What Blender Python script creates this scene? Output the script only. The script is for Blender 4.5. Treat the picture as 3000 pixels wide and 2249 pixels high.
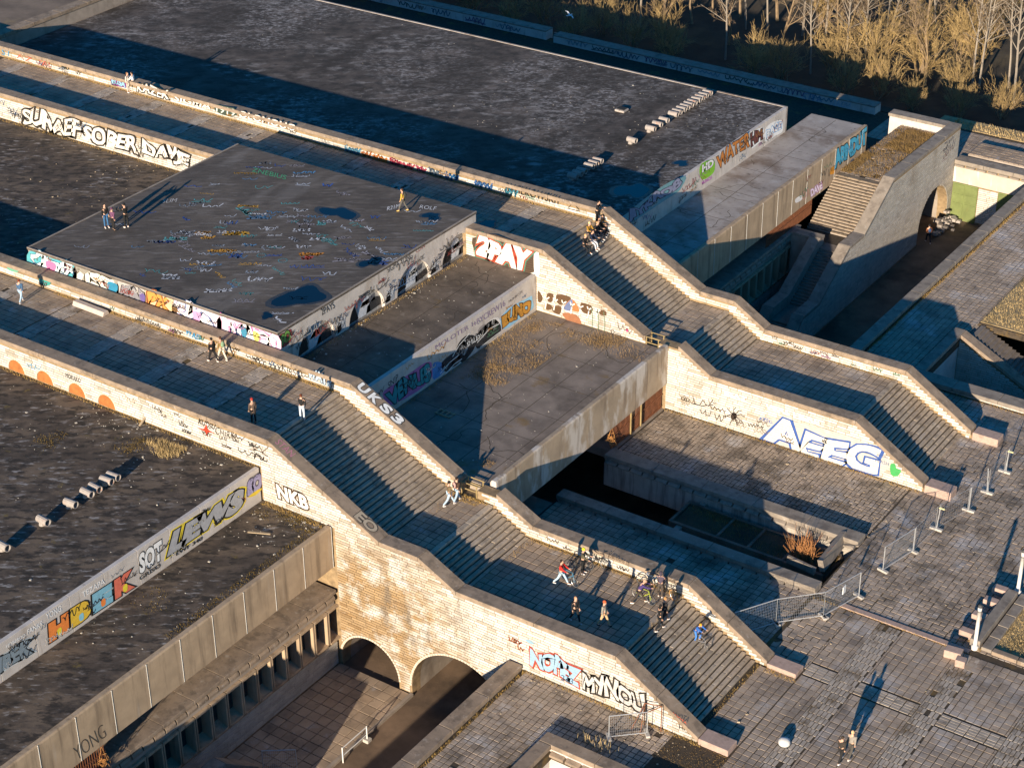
import bpy, bmesh, math, random
import numpy as np
from mathutils import Vector, Matrix, Euler
random.seed(7); RNG = np.random.default_rng(11)
for o in list(bpy.data.objects): bpy.data.objects.remove(o)
sc = bpy.context.scene
COL = sc.collection
# ------------------------------------------------------------------ camera
F_PX, PITCH, ROLL, YAW = 5643.1354, 0.522425512, -0.00942307, 2.17411022
CAM = np.array([34.74, -69.99, 67.0])
_cp, _sp = math.cos(PITCH), math.sin(PITCH)
FW = np.array([math.cos(YAW)*_cp, math.sin(YAW)*_cp, -_sp])
_r = np.array([math.sin(YAW), -math.cos(YAW), 0.0]); _u = np.cross(_r, FW)
RT = math.cos(ROLL)*_r + math.sin(ROLL)*_u
UP = -math.sin(ROLL)*_r + math.cos(ROLL)*_u
cd = bpy.data.cameras.new('camera'); cam = bpy.data.objects.new('camera', cd); COL.objects.link(cam)
cd.sensor_width = 36.0; cd.lens = F_PX/3000*36.0; cd.clip_start = 1.0; cd.clip_end = 3000
m = Matrix(((RT[0], UP[0], -FW[0], CAM[0]), (RT[1], UP[1], -FW[1], CAM[1]), (RT[2], UP[2], -FW[2], CAM[2]), (0, 0, 0, 1)))
cam.matrix_world = m
sc.camera = cam
# ------------------------------------------------------------------ sky, sun, exposure
SUN_AZ, SUN_EL = math.radians(102.0), math.radians(12.2)      # heading in which shadows fall, sun height
w = bpy.data.worlds.new('World'); sc.world = w; w.use_nodes = True
nt = w.node_tree; bg = nt.nodes['Background']
sky = nt.nodes.new('ShaderNodeTexSky'); sky.sky_type = 'NISHITA'; sky.sun_disc = False
sky.sun_elevation = SUN_EL; sky.sun_rotation = math.radians(168.0); sky.ozone_density = 4.0; sky.dust_density = 0.2
hs = nt.nodes.new('ShaderNodeHueSaturation'); hs.inputs['Saturation'].default_value = 1.28
nt.links.new(sky.outputs[0], hs.inputs['Color']); nt.links.new(hs.outputs[0], bg.inputs[0]); bg.inputs[1].default_value = 0.085
sd = bpy.data.lights.new('sun', 'SUN'); sd.energy = 5.0; sd.angle = math.radians(0.5); sd.color = (1.0, 0.84, 0.64)
sun = bpy.data.objects.new('sun', sd); COL.objects.link(sun)
_d = Vector((math.cos(SUN_AZ)*math.cos(SUN_EL), math.sin(SUN_AZ)*math.cos(SUN_EL), -math.sin(SUN_EL)))
sun.rotation_euler = _d.to_track_quat('-Z', 'Y').to_euler(); sun.location = (60, -120, 60)
vs = sc.view_settings; vs.view_transform = 'Standard'; vs.look = 'None'; vs.gamma = 1.0; vs.exposure = 0.85
vs.use_curve_mapping = False
# ------------------------------------------------------------------ measuring: a photo pixel (3000 wide) on a known plane
def at(px, py, **k):
    d = FW*F_PX + RT*(px-1500) - UP*(py-1124.5)
    a, v = next(iter(k.items())); i = 'xyz'.index(a)
    return CAM + d*((v-CAM[i])/d[i])
def cr(n, a, b, **k):
    return at([0, 1000, 2000][(n-1) % 3]+a/2.211, [0, 750, 1499][(n-1)//3]+b/2.211, **k)
ZR = {1: (2250, 280, 2.9493), 2: (2000, 550, 2.9493), 3: (2500, 750, 4.422), 4: (1500, 1150, 2.9493), 5: (1950, 1250, 3.397),
      6: (1400, 1900, 3.16), 7: (2500, 1550, 4.422), 8: (550, 1700, 3.1586), 9: (1350, 550, 4.422), 10: (700, 1200, 3.1586), 11: (1700, 1400, 4.422)}
def zm(n, a, b, **k):
    r = ZR[n]; return at(r[0]+a/r[2], r[1]+b/r[2], **k)
def proj(P):
    d = np.asarray(P, float)-CAM; wd = d@FW
    return 1500+F_PX*(d@RT)/wd, 1124.5-F_PX*(d@UP)/wd
# ------------------------------------------------------------------ objects
def tag(o, label=None, cat=None, group=None, kind=None):
    if label: o['label'] = label
    if cat: o['category'] = cat
    if group: o['group'] = group
    if kind: o['kind'] = kind
    return o
def thing(name, loc, label, cat, group=None, rz=0.0):
    o = bpy.data.objects.new(name, None); COL.objects.link(o); o.location = loc; o.rotation_euler = (0, 0, rz)
    o.empty_display_size = .3
    return tag(o, label, cat, group)
def wparent(o, p):
    """parent a mesh whose coordinates are world coordinates"""
    if p is None: return o
    o.parent = p
    if p.type == 'EMPTY' and not p.get('_local'):
        o.matrix_parent_inverse = Matrix.Translation(-Vector(p.location))
    return o
def link(name, me, mat, parent=None):
    if mat is not None and not len(me.materials):
        for mm in (mat if isinstance(mat, (list, tuple)) else [mat]): me.materials.append(mm)
    o = bpy.data.objects.new(name, me); COL.objects.link(o)
    return wparent(o, parent)
class MB:
    """collects shapes into one mesh"""
    def __init__(s): s.v = []; s.f = []; s.mi = []
    def add(s, vs, fs, mi=0):
        n = len(s.v); s.v += [tuple(map(float, p)) for p in vs]
        for f in fs: s.f.append(tuple(i+n for i in f)); s.mi.append(mi)
        return s
    def box(s, x0, x1, y0, y1, z0, z1, mi=0):
        return s.add([(x0, y0, z0), (x1, y0, z0), (x1, y1, z0), (x0, y1, z0), (x0, y0, z1), (x1, y0, z1), (x1, y1, z1), (x0, y1, z1)],
                     [(0, 3, 2, 1), (4, 5, 6, 7), (0, 1, 5, 4), (1, 2, 6, 5), (2, 3, 7, 6), (3, 0, 4, 7)], mi)
    def prism(s, poly, axis, a, b, mi=0):
        """poly in the two other axes (x,z for 'y'; y,z for 'x'; x,y for 'z'), extruded a..b"""
        n = len(poly)
        mk = {'y': lambda p, t: (p[0], t, p[1]), 'x': lambda p, t: (t, p[0], p[1]), 'z': lambda p, t: (p[0], p[1], t)}[axis]
        vs = [mk(p, a) for p in poly]+[mk(p, b) for p in poly]
        fs = [tuple(range(n)), tuple(range(2*n-1, n-1, -1))]+[(i, i+n, (i+1) % n+n, (i+1) % n) for i in range(n)]
        return s.add(vs, fs, mi)
    def tube(s, p0, p1, r0, r1=None, n=6, mi=0, caps=True):
        p0 = Vector(p0); p1 = Vector(p1); r1 = r0 if r1 is None else r1
        d = (p1-p0)
        if d.length < 1e-6: return s
        d.normalize(); a = d.orthogonal().normalized(); b = d.cross(a)
        vs = [p0+(a*math.cos(t)+b*math.sin(t))*r0 for t in [2*math.pi*i/n for i in range(n)]]
        vs += [p1+(a*math.cos(t)+b*math.sin(t))*r1 for t in [2*math.pi*i/n for i in range(n)]]
        fs = [(i, (i+1) % n, (i+1) % n+n, i+n) for i in range(n)]
        if caps: fs += [tuple(range(n-1, -1, -1)), tuple(range(n, 2*n))]
        return s.add(vs, fs, mi)
    def lathe(s, prof, c, n=16, mi=0):
        """prof: list of (r,z)"""
        vs = []; fs = []
        for r, z in prof:
            for i in range(n):
                t = 2*math.pi*i/n; vs.append((c[0]+r*math.cos(t), c[1]+r*math.sin(t), c[2]+z))
        for k in range(len(prof)-1):
            for i in range(n):
                j = (i+1) % n; fs.append((k*n+i, k*n+j, (k+1)*n+j, (k+1)*n+i))
        return s.add(vs, fs, mi)
    def build(s, name, mat, parent=None, bevel=0.0, smooth=False, up_slot=None):
        me = bpy.data.meshes.new(name)
        bm = bmesh.new(); bv = [bm.verts.new(p) for p in s.v]
        for f, mi in zip(s.f, s.mi):
            try: bf = bm.faces.new([bv[i] for i in f]); bf.material_index = mi
            except ValueError: pass
        bmesh.ops.recalc_face_normals(bm, faces=bm.faces)
        if bevel: bmesh.ops.bevel(bm, geom=list(bm.edges), offset=bevel, segments=1, profile=.7, affect='EDGES')
        bmesh.ops.triangulate(bm, faces=[f for f in bm.faces if len(f.verts) > 4])
        if up_slot is not None:
            for f in bm.faces:
                if f.normal.z > .6: f.material_index = up_slot
        if smooth:
            for f in bm.faces: f.smooth = True
        bm.to_mesh(me); bm.free()
        return link(name, me, mat, parent)
# ------------------------------------------------------------------ materials
def lin(c):
    if isinstance(c, str):
        c = tuple(int(c[i:i+2], 16)/255 for i in (0, 2, 4))
        c = tuple(x/12.92 if x <= .04045 else ((x+.055)/1.055)**2.4 for x in c)
    return tuple(c)+(1.0,)
MATS = {}
def mat(name, base, var=.22, scale=1.2, detail=6, patches=(), rough=.85, bump=0.0, bscale=18.0, tone=False, metal=0.0, stretch=(1, 1, 1), courses=0.0):
    """base colour with noise variation; patches = (colour, scale, lo, hi, stretch[, strength]) laid over it; all in world space"""
    if name in MATS: return MATS[name]
    mt = bpy.data.materials.new(name); mt.use_nodes = True; t = mt.node_tree; N = t.nodes; L = t.links
    b = N['Principled BSDF']; b.inputs['Roughness'].default_value = rough; b.inputs['Metallic'].default_value = metal
    geo = N.new('ShaderNodeNewGeometry')
    def noise(sc_, st, det=6, rg=.6, off=0):
        mp = N.new('ShaderNodeMapping'); mp.inputs['Scale'].default_value = st[:3]; mp.inputs['Location'].default_value = (off*3.7, off*1.3, off*2.1)
        if len(st) > 3:
            vr = N.new('ShaderNodeVectorRotate'); vr.rotation_type = 'Z_AXIS'; vr.inputs['Angle'].default_value = -st[3]; L.new(geo.outputs['Position'], vr.inputs['Vector']); L.new(vr.outputs[0], mp.inputs['Vector'])
        else: L.new(geo.outputs['Position'], mp.inputs['Vector'])
        n = N.new('ShaderNodeTexNoise'); n.inputs['Scale'].default_value = sc_; n.inputs['Detail'].default_value = det; n.inputs['Roughness'].default_value = rg
        L.new(mp.outputs[0], n.inputs['Vector']); return n.outputs[0]
    def mixc(f, a, bb, typ='MIX'):
        mx = N.new('ShaderNodeMix'); mx.data_type = 'RGBA'; mx.blend_type = typ
        if isinstance(f, float): mx.inputs[0].default_value = f
        else: L.new(f, mx.inputs[0])
        for i, q in ((6, a), (7, bb)):
            if isinstance(q, tuple): mx.inputs[i].default_value = q
            else: L.new(q, mx.inputs[i])
        return mx.outputs[2]
    c = lin(base)
    lo = tuple(x*(1-var) for x in c[:3])+(1,); hi = tuple(min(1, x*(1+var)) for x in c[:3])+(1,)
    rp = N.new('ShaderNodeMapRange'); rp.inputs[1].default_value = .3; rp.inputs[2].default_value = .7
    L.new(noise(scale, stretch, detail), rp.inputs[0])
    col = mixc(rp.outputs[0], lo, hi)
    for i, p in enumerate(patches):
        pc, ps, pl, ph, pst = p[:5]; stg = p[5] if len(p) > 5 else 1.0
        rp = N.new('ShaderNodeMapRange'); rp.inputs[1].default_value = pl; rp.inputs[2].default_value = ph; rp.inputs[4].default_value = stg
        L.new(noise(ps, pst, 7, .62, i+1), rp.inputs[0])
        fac = rp.outputs[0]
        if len(p) > 7:          # only where a second, broader noise is high
            rg = N.new('ShaderNodeMapRange'); rg.inputs[1].default_value = p[7][1]; rg.inputs[2].default_value = p[7][2]; L.new(noise(p[7][0], (1, 1, 1), 3, .5, i+9), rg.inputs[0])
            mu = N.new('ShaderNodeMath'); mu.operation = 'MULTIPLY'; L.new(fac, mu.inputs[0]); L.new(rg.outputs[0], mu.inputs[1]); fac = mu.outputs[0]
        if len(p) > 6 and p[6]:          # the stain grows round one spot: centre, full radius, outer radius
            vd = N.new('ShaderNodeVectorMath'); vd.operation = 'DISTANCE'; vd.inputs[1].default_value = p[6][0]; L.new(geo.outputs['Position'], vd.inputs[0])
            rg = N.new('ShaderNodeMapRange'); rg.inputs[1].default_value = p[6][1]; rg.inputs[2].default_value = p[6][2]; rg.inputs[3].default_value = 1.0; rg.inputs[4].default_value = 0.0
            L.new(vd.outputs['Value'], rg.inputs[0]); mu = N.new('ShaderNodeMath'); mu.operation = 'MULTIPLY'; L.new(fac, mu.inputs[0]); L.new(rg.outputs[0], mu.inputs[1]); fac = mu.outputs[0]
        col = mixc(fac, col, lin(pc))
    if courses:
        sp = N.new('ShaderNodeSeparateXYZ'); L.new(geo.outputs['Position'], sp.inputs[0])
        md = N.new('ShaderNodeMath'); md.operation = 'FRACT'; dv = N.new('ShaderNodeMath'); dv.operation = 'DIVIDE'; dv.inputs[1].default_value = courses
        L.new(sp.outputs[2], dv.inputs[0]); L.new(dv.outputs[0], md.inputs[0])
        lt = N.new('ShaderNodeMath'); lt.operation = 'LESS_THAN'; lt.inputs[1].default_value = .13; L.new(md.outputs[0], lt.inputs[0])
        ml = N.new('ShaderNodeMath'); ml.operation = 'MULTIPLY'; ml.inputs[1].default_value = .45; L.new(lt.outputs[0], ml.inputs[0])
        col = mixc(ml.outputs[0], col, lin((.16, .11, .06)))
    if tone:
        at_ = N.new('ShaderNodeAttribute'); at_.attribute_name = 'tone'
        col = mixc(1.0, col, at_.outputs[0], 'MULTIPLY')
    L.new(col, b.inputs['Base Color'])
    if bump:
        bp = N.new('ShaderNodeBump'); bp.inputs['Strength'].default_value = bump; bp.inputs['Distance'].default_value = .03
        L.new(noise(bscale, (1, 1, 1), 5), bp.inputs['Height']); L.new(bp.outputs[0], b.inputs['Normal'])
    MATS[name] = mt; return mt
def plain(name, base, rough=.7, metal=0.0, var=.08):
    return mat(name, base, var=var, scale=3.0, detail=3, rough=rough, metal=metal)
# ------------------------------------------------------------------ pieces: bricks, pavers, slabs
_UNIT = {}
def unit_piece(kind, mt, shade):
    k = (kind, mt.name, shade)
    if k not in _UNIT:
        me = bpy.data.meshes.new(kind)
        e = .5; c = .47
        vs = [(-e, -e, -e), (e, -e, -e), (e, e, -e), (-e, e, -e), (-e, -e, .36), (e, -e, .36), (e, e, .36), (-e, e, .36), (-c, -c, e), (c, -c, e), (c, c, e), (-c, c, e)]
        fs = [(0, 3, 2, 1), (0, 1, 5, 4), (1, 2, 6, 5), (2, 3, 7, 6), (3, 0, 4, 7), (4, 5, 9, 8), (5, 6, 10, 9), (6, 7, 11, 10), (7, 4, 8, 11), (8, 9, 10, 11)]
        me.from_pydata(vs, [], fs)
        a = me.attributes.new('tone', 'FLOAT_COLOR', 'POINT')
        a.data.foreach_set('color', [x for _ in range(12) for x in (*shade, 1.0)])
        me.materials.append(mt); _UNIT[k] = me
    return _UNIT[k]
SHADES = [(.86, .85, .84), (.92, .91, .90), (.96, .95, .94), (1.0, .99, .97), (1.03, 1.02, 1.0), (1.10, 1.09, 1.08), (.98, .95, .92), (1.0, 1.0, 1.0)]
BRICKS = SHADES+[(.84, .82, .79), (.74, .68, .60), (1.12, 1.12, 1.12), (.96, .89, .79), (1.06, 1.06, 1.05), (1.1, 1.1, 1.09)]
def in_view(c, mg=60):
    x, y = proj(c); return -mg < x < 3000+mg and -mg < y < 2249+mg
def field(piece, boxes, mt, parent, rest, n_obj=300, tilt=0.0, shades=SHADES, front=None):
    """boxes: rows of (cx,cy,cz,sx,sy,sz). The ones that show largest become objects of their own, the rest one joined part."""
    B = np.array(boxes, float).reshape(-1, 6)
    if not len(B): return
    vis = np.array([in_view(b[:3]) for b in B])
    d = np.linalg.norm(B[:, :3]-CAM, axis=1)+np.where(vis, 0, 1e6)
    d = d-6.0*np.sqrt(B[:, 3]*np.maximum(B[:, 4], B[:, 5]))
    order = np.argsort(d)
    big = [i for i in order[:n_obj] if vis[i]]; bigs = set(big)
    sh = RNG.integers(0, len(shades), len(B))
    rx = RNG.normal(0, tilt, len(B)); ry = RNG.normal(0, tilt, len(B))
    for i in big:
        o = bpy.data.objects.new(piece, unit_piece(piece, mt, shades[sh[i]])); COL.objects.link(o)
        o.location = B[i, :3]; o.scale = B[i, 3:]; o.rotation_euler = (rx[i], ry[i], 0)
        wparent(o, parent)
    R = np.array([i for i in range(len(B)) if i not in bigs], int)
    if not len(R): return
    b = B[R]; n = len(R)
    S = np.array([(-1, -1, -1), (1, -1, -1), (1, 1, -1), (-1, 1, -1), (-1, -1, 1), (1, -1, 1), (1, 1, 1), (-1, 1, 1)], float)*.5
    V = b[:, None, :3]+S[None]*b[:, None, 3:]
    V[:, 4:, 2] += (S[4:, 0][None]*b[:, 3:4]*-ry[R][:, None]+S[4:, 1][None]*b[:, 4:5]*rx[R][:, None])
    Q = np.array([(4, 5, 6, 7), (0, 1, 5, 4), (1, 2, 6, 5), (2, 3, 7, 6), (3, 0, 4, 7)])
    Fq = (np.arange(n)[:, None, None]*8+Q[None]).reshape(-1, 4)
    me = bpy.data.meshes.new(rest)
    me.vertices.add(n*8); me.vertices.foreach_set('co', V.reshape(-1))
    me.loops.add(Fq.size); me.loops.foreach_set('vertex_index', Fq.reshape(-1).astype(np.int32))
    me.polygons.add(len(Fq)); me.polygons.foreach_set('loop_start', np.arange(0, Fq.size, 4, dtype=np.int32))
    me.update(calc_edges=True); me.shade_flat()
    a = me.attributes.new('tone', 'FLOAT_COLOR', 'POINT')
    cl = np.ones((n, 8, 4)); cl[:, :, :3] = np.array(shades)[sh[R]][:, None, :]
    a.data.foreach_set('color', cl.reshape(-1))
    o = link(rest, me, mt, parent); o['kind'] = 'stuff'
    return o
def spans(poly, z):
    xs = []
    for (x0, z0), (x1, z1) in zip(poly, poly[1:]+poly[:1]):
        if (z0 <= z) != (z1 <= z): xs.append(x0+(z-z0)*(x1-x0)/(z1-z0))
    xs.sort(); return list(zip(xs[::2], xs[1::2]))
def isect(A, B): return [(max(a, c), min(b, d)) for a, b in A for c, d in B if min(b, d)-max(a, c) > .02]
def minus(A, B):
    for c, d in B:
        r = []
        for a, b in A:
            if d <= a or c >= b: r.append((a, b))
            else:
                if c > a: r.append((a, c))
                if d < b: r.append((d, b))
        A = r
    return A
def courses(poly, holes=(), pitch=.18, gap=.036, lmin=.5, lmax=1.1, seed=1, ugap=None):
    """rectangles (u0,u1,z0,z1) of a coursed wall filling a polygon"""
    rnd = random.Random(seed); z0 = min(p[1] for p in poly); z1 = max(p[1] for p in poly); out = []
    k = math.ceil(z0/pitch)
    while (k+1)*pitch <= z1+.01:
        a, b = k*pitch, (k+1)*pitch-gap; k += 1
        I = isect(spans(poly, a+.004), spans(poly, b-.004))
        for h in holes: I = minus(I, spans(h, a+.004)+spans(h, b-.004))
        for c, d in I:
            u = c+.005
            while u < d-.06:
                l = rnd.uniform(lmin, lmax)
                if d-(u+l) < lmin*.6: l = d-u-.005
                out.append((u, min(u+l, d-.005), a, b)); u += l+(gap if ugap is None else ugap)
    return out
def minus_rect(rects, cut):
    return [r for r in rects if not any(r[0] < c[1] and r[1] > c[0] and r[2] < c[3] and r[3] > c[2] for c in cut)]
def grid(x0, x1, y0, y1, sx, sy, gap=.045, jit=.006, z=0.0, th=.07, cut=(), drop=.0, stagger=0.0, zj=.003, seed=3):
    """flat pavers covering a rectangle, top at z"""
    rnd = random.Random(seed); out = []
    ny = max(1, round((y1-y0)/sy)); sy = (y1-y0)/ny
    for j in range(ny):
        c0, c1 = y0+j*sy, y0+(j+1)*sy
        I = minus([(x0, x1)], [(q[0], q[1]) for q in cut if c0 < q[3]-.02 and c1 > q[2]+.02])
        xo = x0-(stagger*sx if j % 2 else 0)
        while xo < x1-.02:
            for i0, i1 in I:
                a = max(xo, i0); b = min(xo+sx, i1)
                if b-a < .1 or (drop and rnd.random() < drop): continue
                h = rnd.gauss(0, zj)
                out.append(((a+b)/2+rnd.gauss(0, jit), (c0+c1)/2+rnd.gauss(0, jit), z-th/2+h, b-a-gap, c1-c0-gap, th))
            xo += sx
    return out
# ------------------------------------------------------------------ palette
m_brick = mat('white_lime_brick', (.515, .50, .465), var=.12, scale=2.0, tone=True, rough=.9,
              patches=[((.40, .31, .20), .8, .60, .72, (1, 1, 1), .5), ((.30, .24, .17), 1.3, .58, .70, (1.2, 1.2, .13), .55), ((.62, .60, .57), .5, .56, .66, (1, 1, .8), .6),
                       ((.29, .185, .08), .55, .40, .53, (1, 1, 1.2), .9, ((-23.0, 0, -1.0), 3.5, 8.0)), ((.15, .125, .10), .7, .50, .60, (1, 1, .35), .7, ((-20.5, 0, 1.5), 2.0, 6.0)), ((.33, .22, .10), 2.2, .58, .66, (1, 1, 2), .6, ((-23.0, 0, -.5), 3.0, 12.0))])
m_brick_t = mat('grey_lime_brick', (.45, .42, .375), var=.14, scale=2.0, tone=True, rough=.9,
                patches=[((.26, .21, .16), .4, .56, .72, (1, 1, .6), .6), ((.55, .53, .50), .7, .60, .70, (1, 1, .5), .5)])
m_mortar = mat('mortar', (.27, .19, .105), var=.35, scale=3)
m_cope = mat('coping_concrete', (.285, .215, .155), var=.22, scale=1.4, rough=.92,
             patches=[((.15, .115, .085), 1.3, .50, .64, (1, 1, 1), .8), ((.44, .39, .34), 3.0, .58, .70, (1, 1, 1), .55), ((.09, .075, .06), 5, .62, .70, (1, 1, 1), .7)])
m_cope_t = mat('coping_grey', (.26, .22, .18), var=.2, scale=1.4, rough=.92,
               patches=[((.14, .115, .095), 1.3, .50, .66, (1, 1, 1), .8), ((.42, .40, .37), 3.0, .60, .72, (1, 1, 1), .5)])
m_block = mat('pink_granite', (.42, .30, .245), var=.16, scale=4, bump=.1, patches=[((.22, .15, .11), 1.2, .58, .7, (1, 1, 1), .7)])
m_step = mat('step_stone', (.43, .355, .275), var=.2, scale=1.8, tone=True,
             patches=[((.17, .135, .10), 1.3, .54, .66, (1, 1, 1), .7), ((.52, .48, .44), .9, .58, .70, (1, 1, 1), .6), ((.08, .065, .045), 6, .60, .68, (1, 1, 1), .6)])
m_stepT = mat('dark_step_stone', (.22, .17, .12), var=.3, scale=2.5, tone=True, patches=[((.10, .075, .05), 2.0, .50, .62, (1, 1, 1), .8), ((.34, .30, .25), 1.4, .60, .70, (1, 1, 1), .6)])  # darker stone for the tower steps
m_soil = mat('joint_soil', (.06, .045, .03), var=.4, scale=4, rough=1.0, patches=[((.16, .10, .03), .8, .55, .66, (1, 1, 1), .8)])
m_paveA = mat('walkway_paver', (.365, .28, .205), var=.15, scale=.9, tone=True, rough=.8,
              patches=[((.15, .12, .10), .6, .50, .68, (1, 1, 1), .7), ((.45, .43, .43), .8, .60, .70, (1, 1, 1), .65), ((.10, .08, .06), 3.5, .62, .70, (1, 1, 1), .6)])
m_paveP = mat('plaza_paver', (.385, .305, .235), var=.16, scale=.7, tone=True, rough=.8,
              patches=[((.15, .125, .105), .45, .48, .66, (1, 1, 1), .75), ((.50, .48, .48), .3, .54, .68, (1, 1, 1), .65), ((.10, .08, .06), 3.0, .62, .70, (1, 1, 1), .6)])
m_paveC = mat('cobble_paver', (.38, .305, .24), var=.2, scale=1.2, tone=True, rough=.82,
              patches=[((.11, .09, .07), .6, .48, .64, (1, 1, 1), .8), ((.50, .48, .48), .45, .54, .68, (1, 1, 1), .7), ((.15, .10, .05), 1.8, .62, .70, (1, 1, 1), .6)])
m_band = mat('band_brick', (.42, .36, .30), var=.18, scale=1.5, tone=True, rough=.85, bump=.2, bscale=25,
             patches=[((.15, .11, .07), .8, .52, .66, (1, 1, 1), .85)])
AX = .60
m_roof = mat('bitumen_roof', (.060, .048, .041), var=.4, scale=.9, rough=.9, bump=.3, bscale=6,
             patches=[((.13, .105, .09), .35, .46, .66, (.8, 1.3, 1, AX), .8), ((.40, .38, .375), 3.6, .48, .64, (.75, 1.2, 1, AX), .75, None, (.075, .43, .57)), ((.30, .28, .27), 1.2, .52, .64, (.6, 1.3, 1, AX), .75, None, (.11, .42, .57)),
                      ((.022, .018, .015), 1.1, .50, .62, (.8, 1.2, 1, AX), .75), ((.028, .02, .014), .16, .52, .60, (1.6, .5, 1), .6)])
m_roofS = mat('dark_bitumen', (.07, .053, .041), var=.45, scale=1.3, rough=.92, bump=.4, bscale=5,
              patches=[((.16, .118, .083), .6, .48, .62, (.7, 1.3, 1, AX), .8), ((.34, .32, .31), 2.4, .56, .64, (.5, 1.5, 1, AX), .8, None, (.2, .42, .56)), ((.016, .013, .011), 1.9, .50, .60, (.6, 1.3, 1, AX), .85), ((.15, .11, .03), 1.1, .64, .70, (1, 1, 1), .7)])
m_roofM = mat('felt_roof', (.118, .096, .078), var=.2, scale=.4, rough=.85, bump=.2, bscale=8,
              patches=[((.060, .049, .042), 2.6, .46, .62, (.3, 1.4, 1, AX), .7), ((.24, .215, .20), 2.6, .54, .66, (.3, 1.4, 1, AX), .6), ((.06, .047, .038), .18, .5, .62, (1, 1, 1), .6), ((.20, .18, .165), .12, .56, .64, (2.2, .5, 1), .4)])
m_slab = mat('pale_concrete_deck', (.36, .32, .29), var=.2, scale=.6, bump=.2, bscale=12,
             patches=[((.17, .12, .085), .3, .48, .62, (1, 1, 1), .8), ((.07, .055, .045), 2.6, .60, .68, (.6, 1.3, 1, AX), .8), ((.46, .44, .43), .8, .56, .68, (1, 1, 1), .6)])
m_terr1 = mat('dirty_deck', (.15, .115, .085), var=.35, scale=.9, bump=.3, bscale=12, patches=[((.06, .046, .034), .4, .48, .66, (1, 1, 1), .8), ((.30, .25, .20), 1.4, .60, .72, (1, 1, 1), .6), ((.16, .10, .03), .7, .62, .7, (1, 1, 1), .8)])
m_terr = mat('terrace_concrete', (.23, .185, .15), var=.25, scale=.7, bump=.3, bscale=14,
             patches=[((.09, .07, .055), .35, .5, .68, (1, 1, 1), .8), ((.20, .12, .035), .45, .60, .70, (1, 1, 1), .75)])
m_fascia = mat('streaked_concrete', (.42, .31, .205), var=.14, scale=1.0, bump=.15, bscale=30,
               patches=[((.20, .145, .095), 1.4, .50, .68, (1.5, 1.5, .14), .8), ((.46, .40, .34), .8, .62, .76, (1.4, 1.4, .2), .6)])
m_fasciaC = mat('peeling_concrete', (.36, .28, .20), var=.14, scale=1.0, bump=.15, bscale=30,
                patches=[((.58, .53, .48), .5, .50, .60, (1, 1.2, .5), .85), ((.18, .13, .09), 1.2, .54, .68, (1.5, 1.5, .14), .8)])
m_conc = mat('grey_concrete', (.32, .27, .225), var=.18, scale=1.2, bump=.2, bscale=30, patches=[((.17, .13, .10), .8, .52, .7, (1, 1, .4), .7)])
m_panel = mat('rendered_panel', (.56, .51, .47), var=.12, scale=1.2, bump=.1, patches=[((.36, .29, .23), .7, .55, .72, (1, 1, .5), .6), ((.25, .20, .16), 1.6, .58, .68, (1.4, 1.4, .2), .5)])
m_dirt = mat('dirt_road', (.17, .115, .075), var=.35, scale=.5, rough=.95, bump=.4, bscale=9, patches=[((.05, .036, .026), .2, .5, .65, (1, 1, 1), .8)])
m_earth = mat('forest_floor', (.055, .042, .026), var=.4, scale=.4, rough=1.0, bump=.6, bscale=3, patches=[((.15, .11, .05), .12, .55, .7, (1, 1, 1), .6)])
m_lawn = mat('dead_lawn', (.40, .29, .145), var=.3, scale=1.4, rough=1.0, bump=.8, bscale=14, patches=[((.14, .10, .04), .4, .52, .68, (1, 1, 1), .8)])
m_rust = mat('rusty_board', (.36, .125, .03), var=.3, scale=2.5, rough=.8)
m_ruststeel = mat('rusty_steel', (.22, .085, .04), var=.3, scale=4, rough=.7, metal=.3)
m_galv = plain('galvanised_steel', (.55, .56, .57), .45, .5)
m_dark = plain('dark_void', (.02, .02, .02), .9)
m_glass = mat('dusty_glass', (.035, .04, .042), var=.3, scale=2, rough=.25)
m_sheet = mat('corrugated_sheet', (.40, .40, .40), var=.3, scale=1.2, stretch=(1, 3, 1), rough=.55, metal=.2, patches=[((.10, .07, .05), .9, .55, .66, (1, 1, 2), .8)])
m_green = mat('green_steel_door', (.15, .185, .06), var=.18, scale=1.5, rough=.6, patches=[((.28, .20, .05), 1.5, .62, .74, (1, 1, .3), .7)])
m_seal = plain('white_sealant', (.62, .62, .60), .7)
m_water = bpy.data.materials.new('puddle_water'); m_water.use_nodes = True
_b = m_water.node_tree.nodes['Principled BSDF']; _b.inputs['Base Color'].default_value = (.006, .008, .01, 1); _b.inputs['Roughness'].default_value = .04
MATS['puddle_water'] = m_water
# ------------------------------------------------------------------ the two stair bridges
YB = 28.9
PROF_A = dict(W=7.95, L1=3.92, L2=2.60, c=[(-110, 8.90), (-30.65, 8.90), (-22.75, 4.82), (-20.0, 4.82), (-17.4, 3.52), (-6.95, 3.52), (-1.8, .38)])
PROF_B = dict(W=8.30, L1=4.15, L2=2.68, c=[(-110, 9.28), (-30.75, 9.28), (-22.60, 5.08), (-19.9, 5.08), (-17.4, 3.60), (-6.85, 3.60), (-1.9, .60)])
def flights(P):
    return [(-31.6, -23.1, P['W'], P['L1'], 26), (-20.25, -17.7, P['L1'], P['L2'], 8), (-7.35, -2.25, P['L2'], 0.0, 17)]
def arc(cx, cz, r, n=18): return [(cx+r*math.cos(math.pi*i/n), cz+r*math.sin(math.pi*i/n)) for i in range(n+1)]
ARCH1 = arc(-23.92, -4.8, 2.15); ARCH2 = arc(-17.4, -4.7, 3.43)
BOT = -5.6
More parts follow.
